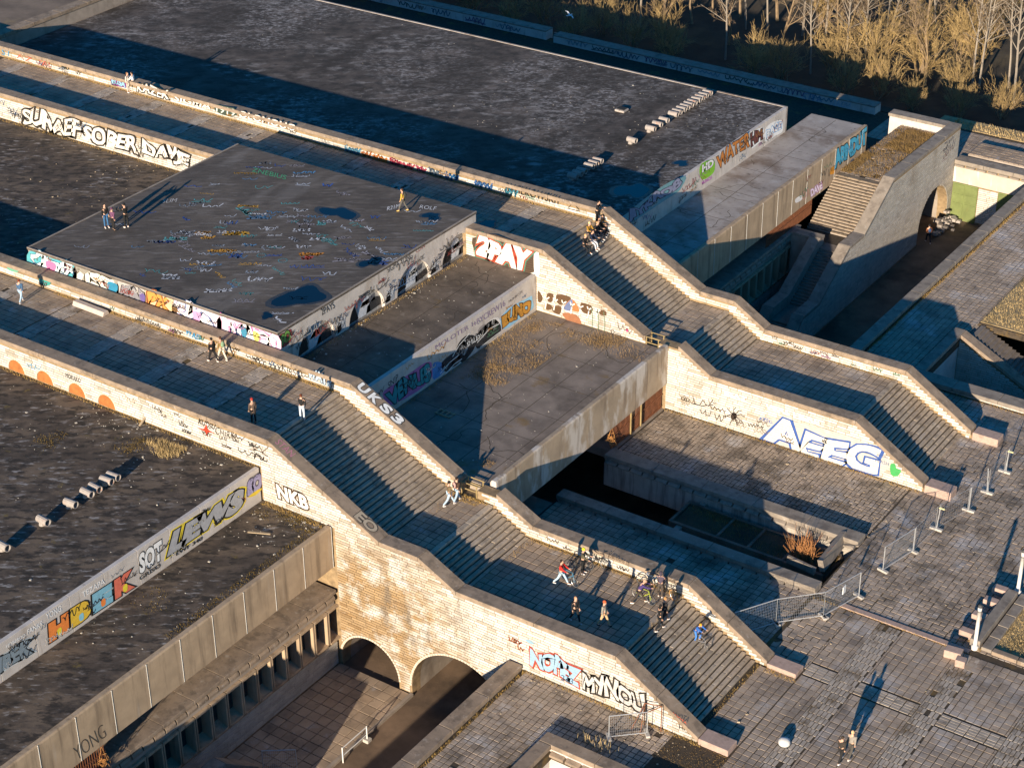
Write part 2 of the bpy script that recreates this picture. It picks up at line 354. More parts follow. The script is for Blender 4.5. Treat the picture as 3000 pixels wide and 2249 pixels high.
def arch_floor():
    """outline of the underside going east to west with both arches"""
    p = [(-1.0, BOT)]
    for a, cx, r in ((ARCH2, -17.4, 3.43), (ARCH1, -23.92, 2.15)):
        p += [(cx+r, BOT)]+a+[(cx-r, BOT)]
    return p+[(-110, BOT)]
def ztop(c, x):
    for (x0, z0), (x1, z1) in zip(c, c[1:]):
        if x0 <= x <= x1: return z0+(z1-z0)*(x-x0)/(x1-x0)
    return c[-1][1]
def wall_poly(P, drop=.3, gap=None):
    t = [(x, z-drop) for x, z in P['c']]
    if gap:
        g0, g1 = gap; q = []
        for p in t:
            q.append(p)
        q = [p for p in q if not (g0 <= p[0] <= g1)]
        i = next(k for k, p in enumerate(q) if p[0] > g1)
        q[i:i] = [(g0, ztop(P['c'], g0)-drop), (g0, P['L1']-.05), (g1, P['L1']-.05), (g1, ztop(P['c'], g1)-drop)]
        t = q
    return t+[(-1.8, .02), (-1.0, .02)]+arch_floor()
def core_poly(P):
    t = [(-110, P['W']-.028)]
    for x0, x1, za, zb, n in flights(P):
        r = (za-zb)/n; d = (x1-x0)/n
        t.append((x0, za-.028))
        for i in range(n):
            z = za-(i+1)*r-(.028 if i == n-1 else .06)
            t += [(x0+i*d, z), (x0+(i+1)*d, z)]
    t += [(-1.0, -.028)]
    return t+arch_floor()
def coping(P, y0, y1, root, skip=(), mt=None):
    c = P['c']; mt = mt or m_cope
    for (x0, z0), (x1, z1) in zip(c, c[1:]):
        if x0 < -90: z0 = z0; 
        n = max(1, round((x1-x0)/4.6)) if abs(z1-z0) < .01 else max(1, round((x1-x0)/3.4))
        if x1-x0 < 3.2: n = 1
        for i in range(n):
            a = x0+(x1-x0)*i/n; b = x0+(x1-x0)*(i+1)/n; za = z0+(z1-z0)*i/n; zb = z0+(z1-z0)*(i+1)/n
            for s0, s1 in skip:
                if a < s1 and b > s0:
                    if a < s0: zb = za+(zb-za)*(s0-a)/(b-a); b = s0
                    elif b > s1: za = za+(zb-za)*(s1-a)/(b-a); a = s1
                    else: a = b
            if b-a < .15: continue
            g = .012
            MB().prism([(a+g, za), (b-g, zb), (b-g, zb-.29), (a+g, za-.29)], 'y', y0, y1).build('coping_stone', mt, root, bevel=.025)
def stair_bridge(P, y0, label, brick_poly, lun, gapside, tilewest, seed):
    root = thing('stair_bridge', (-31, y0+4.3, 0), label, 'stairway', 'stairways of the hall')
    gapS = (-22.45, -21.4) if gapside == 'S' else None; gapN = (-22.6, -21.4) if gapside == 'N' else None
    MB().prism(wall_poly(P, gap=gapS), 'y', y0+.04, y0+.84).build('outer_wall', m_mortar, root)
    MB().prism(core_poly(P), 'y', y0+.84, y0+7.76).build('core', [m_conc, m_soil], root, up_slot=1)
    MB().prism(wall_poly(P, gap=gapN), 'y', y0+7.76, y0+8.54).build('inner_wall', m_mortar, root)
    # south face bricks
    rc = courses(brick_poly, lun, seed=seed)
    bx = [((a+b)/2, y0+.03-random.uniform(0, .012), (c+d)/2, b-a, .05, d-c) for a, b, c, d in rc]
    field('brick', bx, m_brick, root, 'brick_courses', shades=BRICKS)
    # inner face of the north parapet
    c = P['c']; fl = []
    for x0, x1, za, zb, n in flights(P): fl += [(x0, za), (x1, zb)]
    low = [(tilewest, P['W'])]+fl+[(-2.0, 0)]
    up = [(x, z-.3) for x, z in c[::-1] if x > tilewest]
    poly = low+up+[(tilewest, P['W']+.66)]
    rc = courses(poly, seed=seed+5)
    if gapN: rc = minus_rect(rc, [(gapN[0], gapN[1], P['L1']-.1, P['L1']+1)])
    bx = [((a+b)/2, y0+7.75-random.uniform(0, .01), (c_+d)/2, b-a, .05, d-c_) for a, b, c_, d in rc]
    field('brick', bx, m_brick, root, 'parapet_brick_courses', n_obj=150, shades=BRICKS)
    sk = [gapS] if gapS else []
    if y0 > 10: sk = sk+[(-59.45, -37.2)]
    coping(P, y0-.07, y0+.90, root, sk); coping(P, y0+7.67, y0+8.62, root, [gapN] if gapN else [])
    for ya, yb, h in ((y0-.09, y0+.93, P['c'][-1][1]-.02), (y0+7.62, y0+8.6, P['c'][-1][1]-.1 if y0 < 1 else .55)):
        MB().box(-1.78, 0, ya, yb, -.1, h).build('end_block', m_block, root, bevel=.03)
    # steps
    slabs = []
    rnd = random.Random(seed)
    for x0, x1, za, zb, n in flights(P):
        r = (za-zb)/n; d = (x1-x0)/n
        for i in range(n):
            z = za-(i+1)*r; u = y0+.92; e = y0+7.68
            if zb == 0.0 and i == n-1: continue
            while u < e-.1:
                l = rnd.uniform(.9, 1.35)
                if e-u-l < .7: l = e-u
                slabs.append((x0+(i+.5)*d+.06, u+l/2, z-.06+rnd.gauss(0, .004), d-.085, l-.03, .12)); u += l
        # top nosing row
        u = y0+.92
        while u < y0+7.6:
            l = min(1.1, y0+7.68-u); slabs.append((x0-.16, u+l/2, za-.05, .36, l-.025, .12)); u += l
    field('step_slab', slabs, m_step, root, 'step_slabs', n_obj=300, tilt=.008)
    # pavings
    pv = []; bands = []
    x = -34.9 if y0 < 1 else -36.0
    wb = 1.3
    cuts = []
    xb = -36.6 if y0 < 1 else -35.3
    while xb > tilewest: cuts.append((xb-wb, xb, y0, y0+9)); xb -= 5.34
    pv += grid(tilewest, -31.98, y0+.95, y0+7.66, .5, .5, z=P['W'], cut=cuts, seed=seed)
    for k in cuts: bands += grid(k[0]+.02, k[1]-.02, y0+.95, y0+7.66, .26, .62, gap=.03, z=P['W']+.004, stagger=.5, drop=.012, seed=seed+int(-k[0]))
    field('paver', pv, m_paveA, root, 'walkway_pavers', n_obj=300, tilt=.006)
    field('band_brick', bands, m_band, root, 'band_bricks', n_obj=120, tilt=.012)
    pv = grid(-23.08, -20.62, y0+.95, y0+7.66, .5, .5, z=P['L1'], seed=seed+1)+grid(-17.66, -7.72, y0+.95, y0+7.66, .5, .5, z=P['L2'], seed=seed+2)
    field('paver', pv, m_paveA if y0 < 1 else m_paveP, root, 'landing_pavers', n_obj=300, tilt=.006)
    if gapside:
        yy = y0+8.1 if gapside == 'N' else y0+.4
        g0, g1 = (gapN or gapS)
        rl = MB()
        for z in (.45, .85):
            for dy in (-.35, .35): rl.tube((g0-.05, yy+dy, P['L1']+z), (g1+.05, yy+dy, P['L1']+z), .035, n=6)
        for xx in (g0+.06, g1-.06):
            for dy in (-.35, .35): rl.tube((xx, yy+dy, P['L1']-.05), (xx, yy+dy, P['L1']+.85), .04, n=6)
        rl.build('guard_rail', mat('ochre_steel', (.30, .22, .10), rough=.6, var=.3), root)
    return root
lun = [[(cx-.72, 6.80), (cx+.72, 6.80)]+[(cx+.72*math.cos(math.pi*i/10), 6.86+.80*math.sin(math.pi*i/10)) for i in range(11)] for cx in (-51.70, -49.15, -46.33, -43.78)]
brA = [(-56, 6.72), (-31.33, 6.72), (-31.33, 4.5), (-26.0, 4.5), (-26.0, -3.4)]+[(x, z) for x, z in reversed(arc(-23.92, -4.8, 2.30)) if x > -26.1]+[(-21.62, -5.35), (-20.98, -5.35)]+list(reversed(arc(-17.4, -4.7, 3.55)))+[(-13.2, -4.7), (-13.2, 0.0), (-1.85, 0.0)]
brA = brA+[(x, z-.3) for x, z in reversed(PROF_A['c']) if x > -100]+[(-56, 8.60)]
A = stair_bridge(PROF_A, 0.0, 'front white-brick stair bridge with two round arches at its foot', brA, lun, 'N', -66.0, 21)
for l in lun:
    cx = (l[0][0]+l[1][0])/2
    pl = [(cx-.70, 6.80), (cx+.70, 6.80)]+[(cx+.70*math.cos(math.pi*i/10), 6.86+.78*math.sin(math.pi*i/10)) for i in range(11)]
    MB().prism(pl, 'y', .015, .06).build('window_board', m_rust, A)
    ring = MB()
    for i in range(13):
        t0, t1 = math.pi*(i+.06)/13, math.pi*(i+.94)/13
        ring.prism([(cx+r*math.cos(t), 6.86+r*1.1*math.sin(t)) for r, t in ((.73, t0), (.86, t0), (.86, t1), (.73, t1))], 'y', -.02, .05)
    ring.build('brick_ring', m_brick_plain if 'm_brick_plain' in globals() else mat('ring_brick', (.55, .48, .39), var=.2, scale=5, rough=.9), A)
# voussoirs of the two big arches
for cx, cz, r, n in ((-23.92, -4.8, 2.15, 34), (-17.4, -4.7, 3.43, 52)):
    for i in range(n):
        t0, t1 = math.pi*(i+.07)/n, math.pi*(i+.93)/n
        if cx+(r+.1)*math.cos((t0+t1)/2) < -26.1: continue
        MB().prism([(cx+q*math.cos(t), cz+q*math.sin(t)) for q, t in ((r+.004, t0), (r+.14, t0), (r+.14, t1), (r+.004, t1))], 'y', -.015, .05).build('voussoir', MATS['ring_brick'], A)
brB = [(-92, 7.0), (-59.45, 7.0), (-59.45, 8.98), (-37.2, 8.98), (-37.2, 7.2), (-31.25, 7.2), (-31.25, 4.42), (-20.75, 4.42), (-20.75, 0.0), (-1.95, 0.0)]
brB = brB+[(x, z-.3) for x, z in reversed(PROF_B['c']) if x > -100]+[(-92, 8.98)]
hB = [[(-22.45, 4.0), (-21.4, 4.0), (-21.4, 9), (-22.45, 9)]]
B = stair_bridge(PROF_B, YB, 'rear white-brick stair bridge beyond the raised graffiti-covered roof', brB, hB, 'S', -92.0, 45)
# ------------------------------------------------------------------ raised roof between the two bridges
mid = thing('raised_hall', (-48.3, 19.5, 7.0), 'raised dark flat roof with scribbles, arched wall on its right side', 'building')
MB().box(-59.4, -37.62, 8.78, 30.2, 6.5, 9.80).build('wall', m_conc, mid)
MB().box(-59.46, -37.2, 8.72, 30.26, 9.80, 9.95).build('roof_slab', m_roofM, mid, bevel=.02)
rim = MB().box(-59.46, -37.2, 8.72, 8.82, 9.952, 9.99).box(-37.32, -37.2, 8.83, 30.26, 9.952, 9.985).box(-59.46, -59.34, 8.83, 30.26, 9.952, 9.985)
rim.build('roof_edge_strip', m_conc, mid)
ew = [(8.78, 9.8), (8.78, 7.0)]
for cy in (12.45, 17.65, 22.85, 28.02):
    ew += [(cy-1.92, 7.0)]+[(cy-1.92*math.cos(math.pi*i/16), 7.12+1.92*math.sin(math.pi*i/16)) for i in range(17)]+[(cy+1.92, 7.0)]
ew += [(30.2, 7.0), (30.2, 9.8)]
MB().prism(ew, 'x', -37.62, -37.25).build('arched_wall', m_panel, mid)
for cy in (12.45, 17.65, 22.85, 28.02):
    pl = [(cy-1.9, 7.0)]+[(cy-1.9*math.cos(math.pi*i/16), 7.12+1.9*math.sin(math.pi*i/16)) for i in range(17)]+[(cy+1.9, 7.0)]
    MB().prism(pl, 'x', -37.60, -37.52).build('sheet_panel', m_sheet, mid)
# ------------------------------------------------------------------ terraces stepping down between the bridges
t1 = thing('terrace_block', (-34.2, 18.7, 4.4), 'dark upper terrace between arched wall and mural wall', 'terrace')
MB().box(-37.24, -31.62, 8.56, 28.93, 4.0, 7.18).build('deck', [m_conc, m_terr1], t1, up_slot=1)
for i in range(8):
    y0 = 8.58+i*2.54; MB().box(-31.6, -31.3, y0+.008, min(y0+2.532, 28.92), 4.0, 7.22).build('wall_panel', m_panel, t1)
t2 = thing('terrace_block', (-26, 18.7, 0), 'lower terrace deck with dry grass patches and peeling concrete fascia', 'terrace')
MB().box(-31.29, -21.12, 8.56, 28.93, 3.6, 4.43).build('deck', [m_conc, m_terr], t2, up_slot=1)
for i in range(8):
    y0 = 8.66+i*2.53
    MB().prism([(-21.1, 4.72), (-20.98, 4.90), (-20.72, 4.90), (-20.66, 4.8), (-20.66, 1.94), (-21.1, 1.94)], 'y', y0+.01, min(y0+2.52, 28.88)).build('fascia_panel', m_fasciaC, t2)
MB().box(-26, -25.6, 8.6, 28.9, -.2, 3.6).build('back_wall', m_dark, t2)  # near-black colour stands in for the shade under the terrace
MB().box(-25.6, -20.8, 8.6, 15.0, -.7, -.12).box(-25.6, -20.8, 22.2, 28.9, -.7, -.12).build('undercroft_floor', m_conc, t2)
gr = MB()
y = 22.3
while y < 28.85:
    gr.box(-21.0, -20.97, y, y+.03, -.05, 1.95); y += .16
gr.box(-21.03, -20.94, 22.25, 28.85, 1.0, 1.06).box(-21.03, -20.94, 22.25, 28.85, .1, .15)
gr.build('rust_grille', m_ruststeel, t2)
gf = MB()
for yy in (24.6, 25.9): gf.box(-20.95, -20.86, yy, yy+.08, 0, 1.9)
gf.box(-20.95, -20.86, 24.6, 25.98, 1.82, 1.9); gf.build('gate_frame', mat('ochre_steel', (.30, .22, .10)), t2)
def joints(T, x0, x1, y0, y1, z, sx, sy, seed):
    rnd = random.Random(seed); b = MB(); x = x0+sx
    while x < x1-.3: b.box(x-.02, x+.02, y0, y1, z-.05, z+.004); x += sx*rnd.uniform(.8, 1.2)
    y = y0+sy
    while y < y1-.3: b.box(x0, x1, y-.018, y+.018, z-.05, z+.0035); y += sy*rnd.uniform(.8, 1.2)
    # cracks wandering across the slabs
    for k in range(9):
        p = Vector((rnd.uniform(x0, x1), rnd.uniform(y0, y1), z+.005)); d = rnd.uniform(0, 6.28)
        for i in range(12):
            d += rnd.gauss(0, .5); q = p+Vector((math.cos(d), math.sin(d), 0))*.35
            if not (x0 < q.x < x1 and y0 < q.y < y1): break
            s_ = Vector((-math.sin(d), math.cos(d), 0))*.022; b.add([p+s_, q+s_, q-s_, p-s_], [(0, 1, 2, 3)]); p = q
    b.build('slab_joint', m_soil, T)
joints(t2, -31.2, -21.2, 8.7, 28.8, 4.43, 2.5, 3.1, 4)
joints(t1, -37.1, -31.7, 8.7, 28.8, 7.18, 2.7, 4.0, 5)
# west terrace
wt = thing('terrace_block', (-85, 18.7, 6), 'dark littered terrace left of the raised roof', 'terrace')
MB().box(-110, -59.47, 8.56, 28.93, 5.5, 6.95).build('deck', m_roofS, wt)
# ------------------------------------------------------------------ wings left and right of the stair bridges (mirror images)
def my(s, t): return 18.75+s*t
def yb(s, a, b): q = sorted((my(s, a), my(s, b))); return q[0], q[1]
def wing(s, label):
    R = thing('hall_wing', (-45, my(s, 35), 0), label, 'building', 'wings of the hall')
    ZR1, ZR2 = (6.80, 4.72) if s > 0 else (6.74, 4.56)
    y0, y1 = yb(s, 18.82, 47.9)
    MB().box(-96.6, -31.72, y0, y1, 0, ZR1).build('roof_deck', [m_conc, m_roof if s > 0 else m_roofS], R, up_slot=1)
    MB().box(-96.6, -31.42, *yb(s, 47.9, 48.1), 0, ZR1+.05).build('roof_edge', m_slab, R)
    n = 12
    for i in range(n):
        a, b = yb(s, 18.85+i*2.54+.01, min(18.85+(i+1)*2.54-.01, 47.9))
        if b-a < .3 or a > 100: continue
        if 18.85+i*2.54 > 47.5: break
        MB().box(-31.70, -31.42, a, b, ZR2-.4, ZR1+.04).build('wall_panel', m_panel, R, bevel=.01)
    y0, y1 = yb(s, 18.82, 52.75)
    MB().box(-31.40, -26.62, y0, y1, 1.9, ZR2-.05).build('deck', [m_conc, m_slab if s > 0 else m_roofS], R, up_slot=1)
    for i in range(14):
        t0 = 18.85+i*2.54; tb = min(t0+2.53, 52.75)
        if tb-t0 < .3: break
        a, b = yb(s, t0+.01, tb)
        MB().prism([(-26.60, ZR2-.06), (-26.50, ZR2+.05), (-26.24, ZR2+.05), (-26.18, ZR2-.05), (-26.18, 1.74), (-26.60, 1.74)], 'y', a, b).build('fascia_panel', m_fascia, R)
        q = my(s, t0); MB().box(-26.24, -26.165, q-.014, q+.014, 1.76, ZR2).build('joint_sealant', m_seal, R)
    MB().box(-30.4, -30.0, *yb(s, 18.8, 40.8), -5.5, 1.9).build('back_wall', m_dark, R)  # painted near black as the shade of the recess below the fascia
    MB().box(-30.0, -27.7, *yb(s, 18.8, 40.6), -1.1, -.75).build('balcony_floor', m_conc, R)
    # balcony parapet: coping slabs, roll tiles, window bays
    for i in range(9):
        a, b = yb(s, 18.9+i*2.45+.01, 18.9+(i+1)*2.45-.01)
        MB().prism([(-27.62, .22), (-26.05, .22), (-26.05, -.02), (-26.18, -.14), (-27.62, -.14)], 'y', a, b).build('coping_stone', m_cope if s < 0 else m_cope_t, R, bevel=.015)
    MB().box(-27.5, -26.36, *yb(s, 18.86, 40.9), -1.0, -.15).build('parapet_core', m_conc, R)
    for i in range(26):
        t0 = 18.95+i*.85; a, b = yb(s, t0+.05, t0+.8)
        MB().prism([(-26.34, -.18), (-26.16, -.2), (-26.08, -.34), (-26.10, -.52), (-26.34, -.56)], 'y', a, b).build('roll_tile', m_cope if s < 0 else m_cope_t, R)
    MB().box(-27.2, -26.30, *yb(s, 18.86, 40.9), -.95, -.58).build('lintel', m_conc, R)
    MB().box(-27.3, -26.95, *yb(s, 18.86, 40.9), -5.5, -.95).build('bay_back', m_conc, R)
    MB().box(-26.95, -26.26, *yb(s, 18.86, 40.9), -5.5, -3.42).build('base_wall', m_mortar, R)
    for i in range(17):
        c0 = 18.75-.31+i*1.27+1.27*.5
        a, b = yb(s, c0-.635, c0+.635)
        fr = MB()
        for q in (a+.03, b-.13): fr.prism([(-26.94, -.97), (-26.12, -.97), (-26.12, -3.38), (-26.94, -3.40)], 'y', q, q+.10)
        fr.prism([(-26.94, -3.42), (-26.14, -3.42), (-26.14, -3.36), (-26.94, -3.0)], 'y', a+.13, b-.13)
        fr.box(-26.40, -26.12, a+.131, b-.131, -1.16, -.97); fr.box(-26.30, -26.10, a+.131, b-.131, -3.44, -3.30)
        w_ = fr.build('window', m_fascia, R, bevel=.012)
        MB().box(-26.945, -26.80, a+.20, b-.20, -2.98, -1.0).build('pane', m_glass, w_)
    poly = [(yb(s, 18.9, 40.9)[0], -5.35), (yb(s, 18.9, 40.9)[1], -5.35), (yb(s, 18.9, 40.9)[1], -3.45), (yb(s, 18.9, 40.9)[0], -3.45)]
    bx = [(-26.25+random.uniform(0, .012), (a+b)/2, (c+d)/2, .05, b-a, d-c) for a, b, c, d in courses(poly, seed=8, ugap=.006)]
    field('brick', bx, m_brick_t, R, 'brick_courses', n_obj=200 if s < 0 else 0)
    return R
WS = wing(-1, 'dark roofed wing in the lower left with rainbow lettering and deep window bays')
WN = wing(1, 'large streaked roof wing behind the rear walkway')
joints(WN, -31.3, -26.7, 38.0, 71.3, 4.67, 2.3, 5.0, 6)
# rust grilles under the fascias
for R, s, t0, t1_ in ((WN, 1, 35.5, 43.4), (WS, -1, 37.4, 41.5)):
    g = MB(); a, b = yb(s, t0, t1_); y = a
    while y < b: g.box(-26.45, -26.41, y, y+.04, .2, 1.8); y += .16
    g.box(-26.48, -26.38, a, b, 1.0, 1.06); g.build('rust_grille', m_ruststeel, R)
# ------------------------------------------------------------------ stair towers at the ends of the wings
def tower(s, label):
    T = thing('stair_tower', (-23.5, my(s, 46), -5.3), label, 'stairway', 'side stair towers')
    top = [(60.7, 3.32), (47.0, 3.32), (41.95, .32), (39.3, .32), (34.35, -2.55), (31.7, -2.55), (29.2, -4.6)]     # t, z of the coping
    AR = [(56.45-3.1*math.cos(math.pi*i/16), -4.2+3.1*math.sin(math.pi*i/16)) for i in range(17)]
    def ypoly(p): return [(my(s, t), z) for t, z in p]
    wall = [(t, z-.28) for t, z in top]+[(29.2, BOT), (53.35, BOT)]+AR+[(59.55, BOT), (60.7, BOT)]
    MB().prism(ypoly(wall), 'x', -21.9, -21.025).build('outer_wall', m_mortar, T)
    bp = ypoly([(t, z-.30) for t, z in top]+[(29.2, -5.35), (53.3, -5.35)]+AR+[(59.6, -5.35), (60.65, -5.35)])
    bx = [(-21.03+random.uniform(0, .004), (a+b)/2, (c+d)/2, .05, b-a, d-c) for a, b, c, d in courses(bp, seed=31, ugap=.006)]
    field('brick', bx, m_brick_t, T, 'brick_courses', n_obj=300 if s > 0 else 0)
    for (a, za), (b, zb) in zip(top, top[1:]):
        n = max(1, round(abs(a-b)/3.4))
        for i in range(n):
            p, q = a+(b-a)*i/n, a+(b-a)*(i+1)/n; pz, qz = za+(zb-za)*i/n, za+(zb-za)*(i+1)/n
            sg = .012 if p < q else -.012
            MB().prism(ypoly([(p+sg, pz), (q-sg, qz), (q-sg, qz-.27), (p+sg, pz-.27)]), 'x', -21.96, -20.95).build('coping_stone', m_cope_t, T, bevel=.02)
    # solid under platform and stairs
    n1, n2 = 19, 19
    st = [(59.7, 2.36), (47.05, 2.36)]
    for i in range(n1): st += [(47.05-i*.262, 2.36-(i+1)*.155), (47.05-(i+1)*.262, 2.36-(i+1)*.155)]
    st += [(40.6, -.585)]
    W_ = st+[(40.6, BOT), (52.9, BOT)]+[(56.45-3.1*math.cos(math.pi*i/16), -4.2+3.1*math.sin(math.pi*i/16)) for i in range(17)]+[(59.7, BOT)]
    MB().prism(ypoly(W_), 'x', -26.16, -21.9).build('stair_core', [m_conc, m_soil], T, up_slot=1)
    sl = []
    for i in range(n1-1):
        for k in range(4):
            x0 = -26.1+k*1.05; sl.append((x0+.52, my(s, 47.05-(i+.5)*.262-.01), 2.36-(i+1)*.155+.02, 1.03, .28, .1))
    for k in range(4): sl.append((-25.58+k*1.05, my(s, 47.3), 2.37, 1.03, .6, .1))
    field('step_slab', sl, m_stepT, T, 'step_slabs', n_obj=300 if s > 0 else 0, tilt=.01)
    # lower narrow flight
    lo = [(40.6, -.585)]
    for i in range(19): lo += [(39.4-i*.262, -.585-i*.155), (39.4-i*.262, -.585-(i+1)*.155)]
    lo += [(31.5, -3.53)]
    for i in range(11): lo += [(31.5-i*.25, -3.53-i*.155), (31.5-i*.25, -3.53-(i+1)*.155)]
    lo += [(28.0, -5.24), (28.0, BOT), (40.6, BOT)]
    MB().prism(ypoly(lo), 'x', -23.62, -21.9).build('lower_stair', m_step_plain, T)
    ip = [(40.15, .32), (39.3, .32), (34.35, -2.55), (31.7, -2.55), (29.2, -4.6)]
    MB().prism(ypoly([(t, z-.25) for t, z in ip]+[(29.2, BOT), (40.15, BOT)]), 'x', -24.4, -23.63).build('inner_wall', m_conc, T)
    for (a, za), (b, zb) in zip(ip, ip[1:]):
        MB().prism(ypoly([(a-.01, za), (b+.01, zb), (b+.01, zb-.25), (a-.01, za-.25)]), 'x', -24.5, -23.56).build('coping_stone', m_cope_t, T, bevel=.02)
    MB().box(-26.1, -24.52, *yb(s, 39.2, 40.15), .07, .32).build('coping_stone', m_cope_t, T, bevel=.02)
    MB().box(-26.1, -24.42, *yb(s, 39.3, 40.05), BOT, .065).build('cross_wall', m_conc, T)
    # end wall of the platform
    MB().box(-27.2, -21.92, *yb(s, 59.72, 60.66), -1.0, 3.03).build('end_wall', m_panel, T)
    for i in range(2): MB().box(-27.3+i*2.66, -24.66+i*2.68, *yb(s, 59.62, 60.74), 3.04, 3.32).build('coping_stone', m_cope_t, T, bevel=.02)
    pv = [q for q in grid(-26.1, -21.98, *yb(s, 47.65, 59.68), .45, .45, z=2.42, seed=5, drop=.12)]
    field('paver', pv, m_paveC, T, 'platform_pavers', n_obj=200 if s > 0 else 0, tilt=.02)
    return T
m_step_plain = mat('worn_concrete_steps', (.20, .165, .135), var=.25, scale=2)
TN = tower(1, 'tall brick stair tower with grassy platform beside green doors')
TS = tower(-1, 'shadowed brick stair tower in the lower left below the window bays')
# ------------------------------------------------------------------ ground, road, plaza
def sheet(name, rects, z, mt, th=None):
    b = MB()
    for x0, x1, y0, y1 in rects:
        if th: b.box(x0, x1, y0, y1, z-th, z)
        else: b.add([(x0, y0, z), (x1, y0, z), (x1, y1, z), (x0, y1, z)], [(0, 1, 2, 3)])
    return tag(b.build(name, mt), kind='structure')
sheet('terrain', [(-900, 900, -900, 900)], -7.2, m_earth)
road = sheet('road', [(-26.9, -13.0, -75, 79.3)], -5.42, m_dirt)
road['label'] = 'sunken dirt road passing under both stair bridges'
# pavement beside the window bays
sw = tag(MB().box(-26.25, -20.75, -30, -.0, -5.6, -5.36).build('pavement', m_soil), kind='structure')
field('paver', grid(-26.2, -20.95, -14, -.05, .75, .75, gap=.04, z=-5.28, seed=9), m_paveA, sw, 'pavement_pavers', n_obj=200)
MB().box(-20.93, -20.72, -30, -.02, -5.6, -5.22).build('kerb', m_conc, sw)
PITX, PITY = (-7.86, 6.0), (-16.0, -4.86)
WELLX, WELLY = (-7.86, 40.0), (42.7, 48.9)
plaza = sheet('plaza', [(-12.95, PITX[0], -75, .04), (PITX[0], 70, PITY[1], .04), (PITX[1], 70, -75, PITY[1]), (PITX[0], PITX[1], -75, PITY[0]),
                        (-1.0, 70, .04, 8.5), (-2.7, 70, 8.5, 29.0), (-1.0, 70, 29.0, 37.4), (-12.95, 70, 37.4, WELLY[0]), (-12.95, WELLX[0], WELLY[0], 79.2), (WELLX[0], 70, 52.2, 79.2)], -.024, m_soil, th=.5)
plaza['label'] = 'paved plaza in front of the stairways'
tA = sheet('terrace', [(-20.7, -2.7, 8.5, 15.3)], -.024, m_soil, th=.5)
tB = sheet('terrace', [(-20.7, -2.7, 21.9, 28.95)], -.024, m_soil, th=.5)
nT = sheet('terrace', [(-112, -26.2, 66.4, 86.0), (-26.2, 70, 79.25, 87.6)], -.024, m_soil, th=.5)
# paving: squares and brick bands
bands = [(1.75, 3.05, .3, 8.55), (6.6, 7.9, -2, 13.0), (-13.0, -1.0, 8.7, 9.9)]
pv = []
bandcut = [(1.7, 3.1, -30, 14.9), (6.6, 7.9, -30, 13.2), (0.05, 13, 8.25, 9.35), (11.5, 12.8, -30, 15), (-9, 6.1, -30, -3.9)]
pv += grid(.1, 19, -9, 14.9, .45, .45, z=0, cut=bandcut, seed=1, zj=.003, drop=.001)
pv += grid(-2.2, .1, .95, 7.6, .45, .45, z=0, seed=2)
pv += grid(-2.55, .1, 8.7, 14.9, .42, .42, z=0, seed=21, zj=.008, jit=.02)
field('paver', pv, m_paveP, plaza, 'plaza_pavers', n_obj=300, tilt=.006)
bb = []
for k in (bandcut[0], bandcut[1], bandcut[3]): bb += grid(k[0], k[1], -9 if k[0] > 6.2 else -3.8, 14.8, .24, .55, gap=.042, z=.002, stagger=.5, drop=.012, seed=int(k[0]*7))
bb += grid(.1, 1.70, 8.25, 9.35, .55, .24, gap=.042, z=.002, drop=.012, seed=61)+grid(3.10, 6.60, 8.25, 9.35, .55, .24, gap=.042, z=.002, drop=.012, seed=62)+grid(7.90, 11.5, 8.25, 9.35, .55, .24, gap=.042, z=.002, drop=.012, seed=63)
field('band_brick', bb, m_band, plaza, 'plaza_band_bricks', n_obj=300, tilt=.008)
pv = grid(-2.6, 12, 15.45, 41.4, .36, .36, gap=.042, z=0, seed=4, drop=.001, zj=.004, jit=.014)
field('cobble', pv, m_paveC, plaza, 'plaza_cobbles', n_obj=300, tilt=.008)
MB().box(-1.0, 7.0, 14.98, 15.36, -.2, .05).build('kerb', m_block, plaza)
pv = grid(-20.6, -2.8, 8.7, 15.15, .45, .45, z=0, seed=5, drop=.001, zj=.004)
field('paver', pv, m_paveC, tA, 'terrace_pavers', n_obj=250, tilt=.008)
pv = grid(-20.6, -2.7, 22.1, 28.8, .30, .30, gap=.05, z=0, seed=6, drop=.002, zj=.004, jit=.012)
field('cobble', pv, m_paveC, tB, 'terrace_cobbles', n_obj=300, tilt=.008)
# lower plaza south of the front bridge
pv = grid(-12.7, -1.9, -4.0, -.05, .36, .36, gap=.045, z=0, seed=7, drop=.002, zj=.004, cut=[(-3.2, 2, -4, 0)])
pv += grid(-12.7, -8.7, -12.0, -4.0, .36, .36, gap=.045, z=0, seed=8, drop=.002, zj=.004)
field('cobble', pv, m_paveC, plaza, 'lower_cobbles', n_obj=300, tilt=.008)
# north side pavings
pv = grid(-12.75, -8.7, 37.6, 79, .42, .42, gap=.045, z=0, seed=10, zj=.003)+grid(-8.7, 3, 37.6, 41.4, .42, .42, gap=.045, z=0, seed=12, zj=.003)
pv += grid(-8.7, -7.75, 50.2, 79, .42, .42, gap=.045, z=0, seed=14)
field('paver', pv, m_paveP, plaza, 'north_pavers', n_obj=300, tilt=.006)
pv = grid(-30, -6, 79.9, 85.8, .5, .5, gap=.04, z=0, seed=13)
field('paver', pv, m_paveP, nT, 'north_terrace_pavers', n_obj=200, tilt=.01)
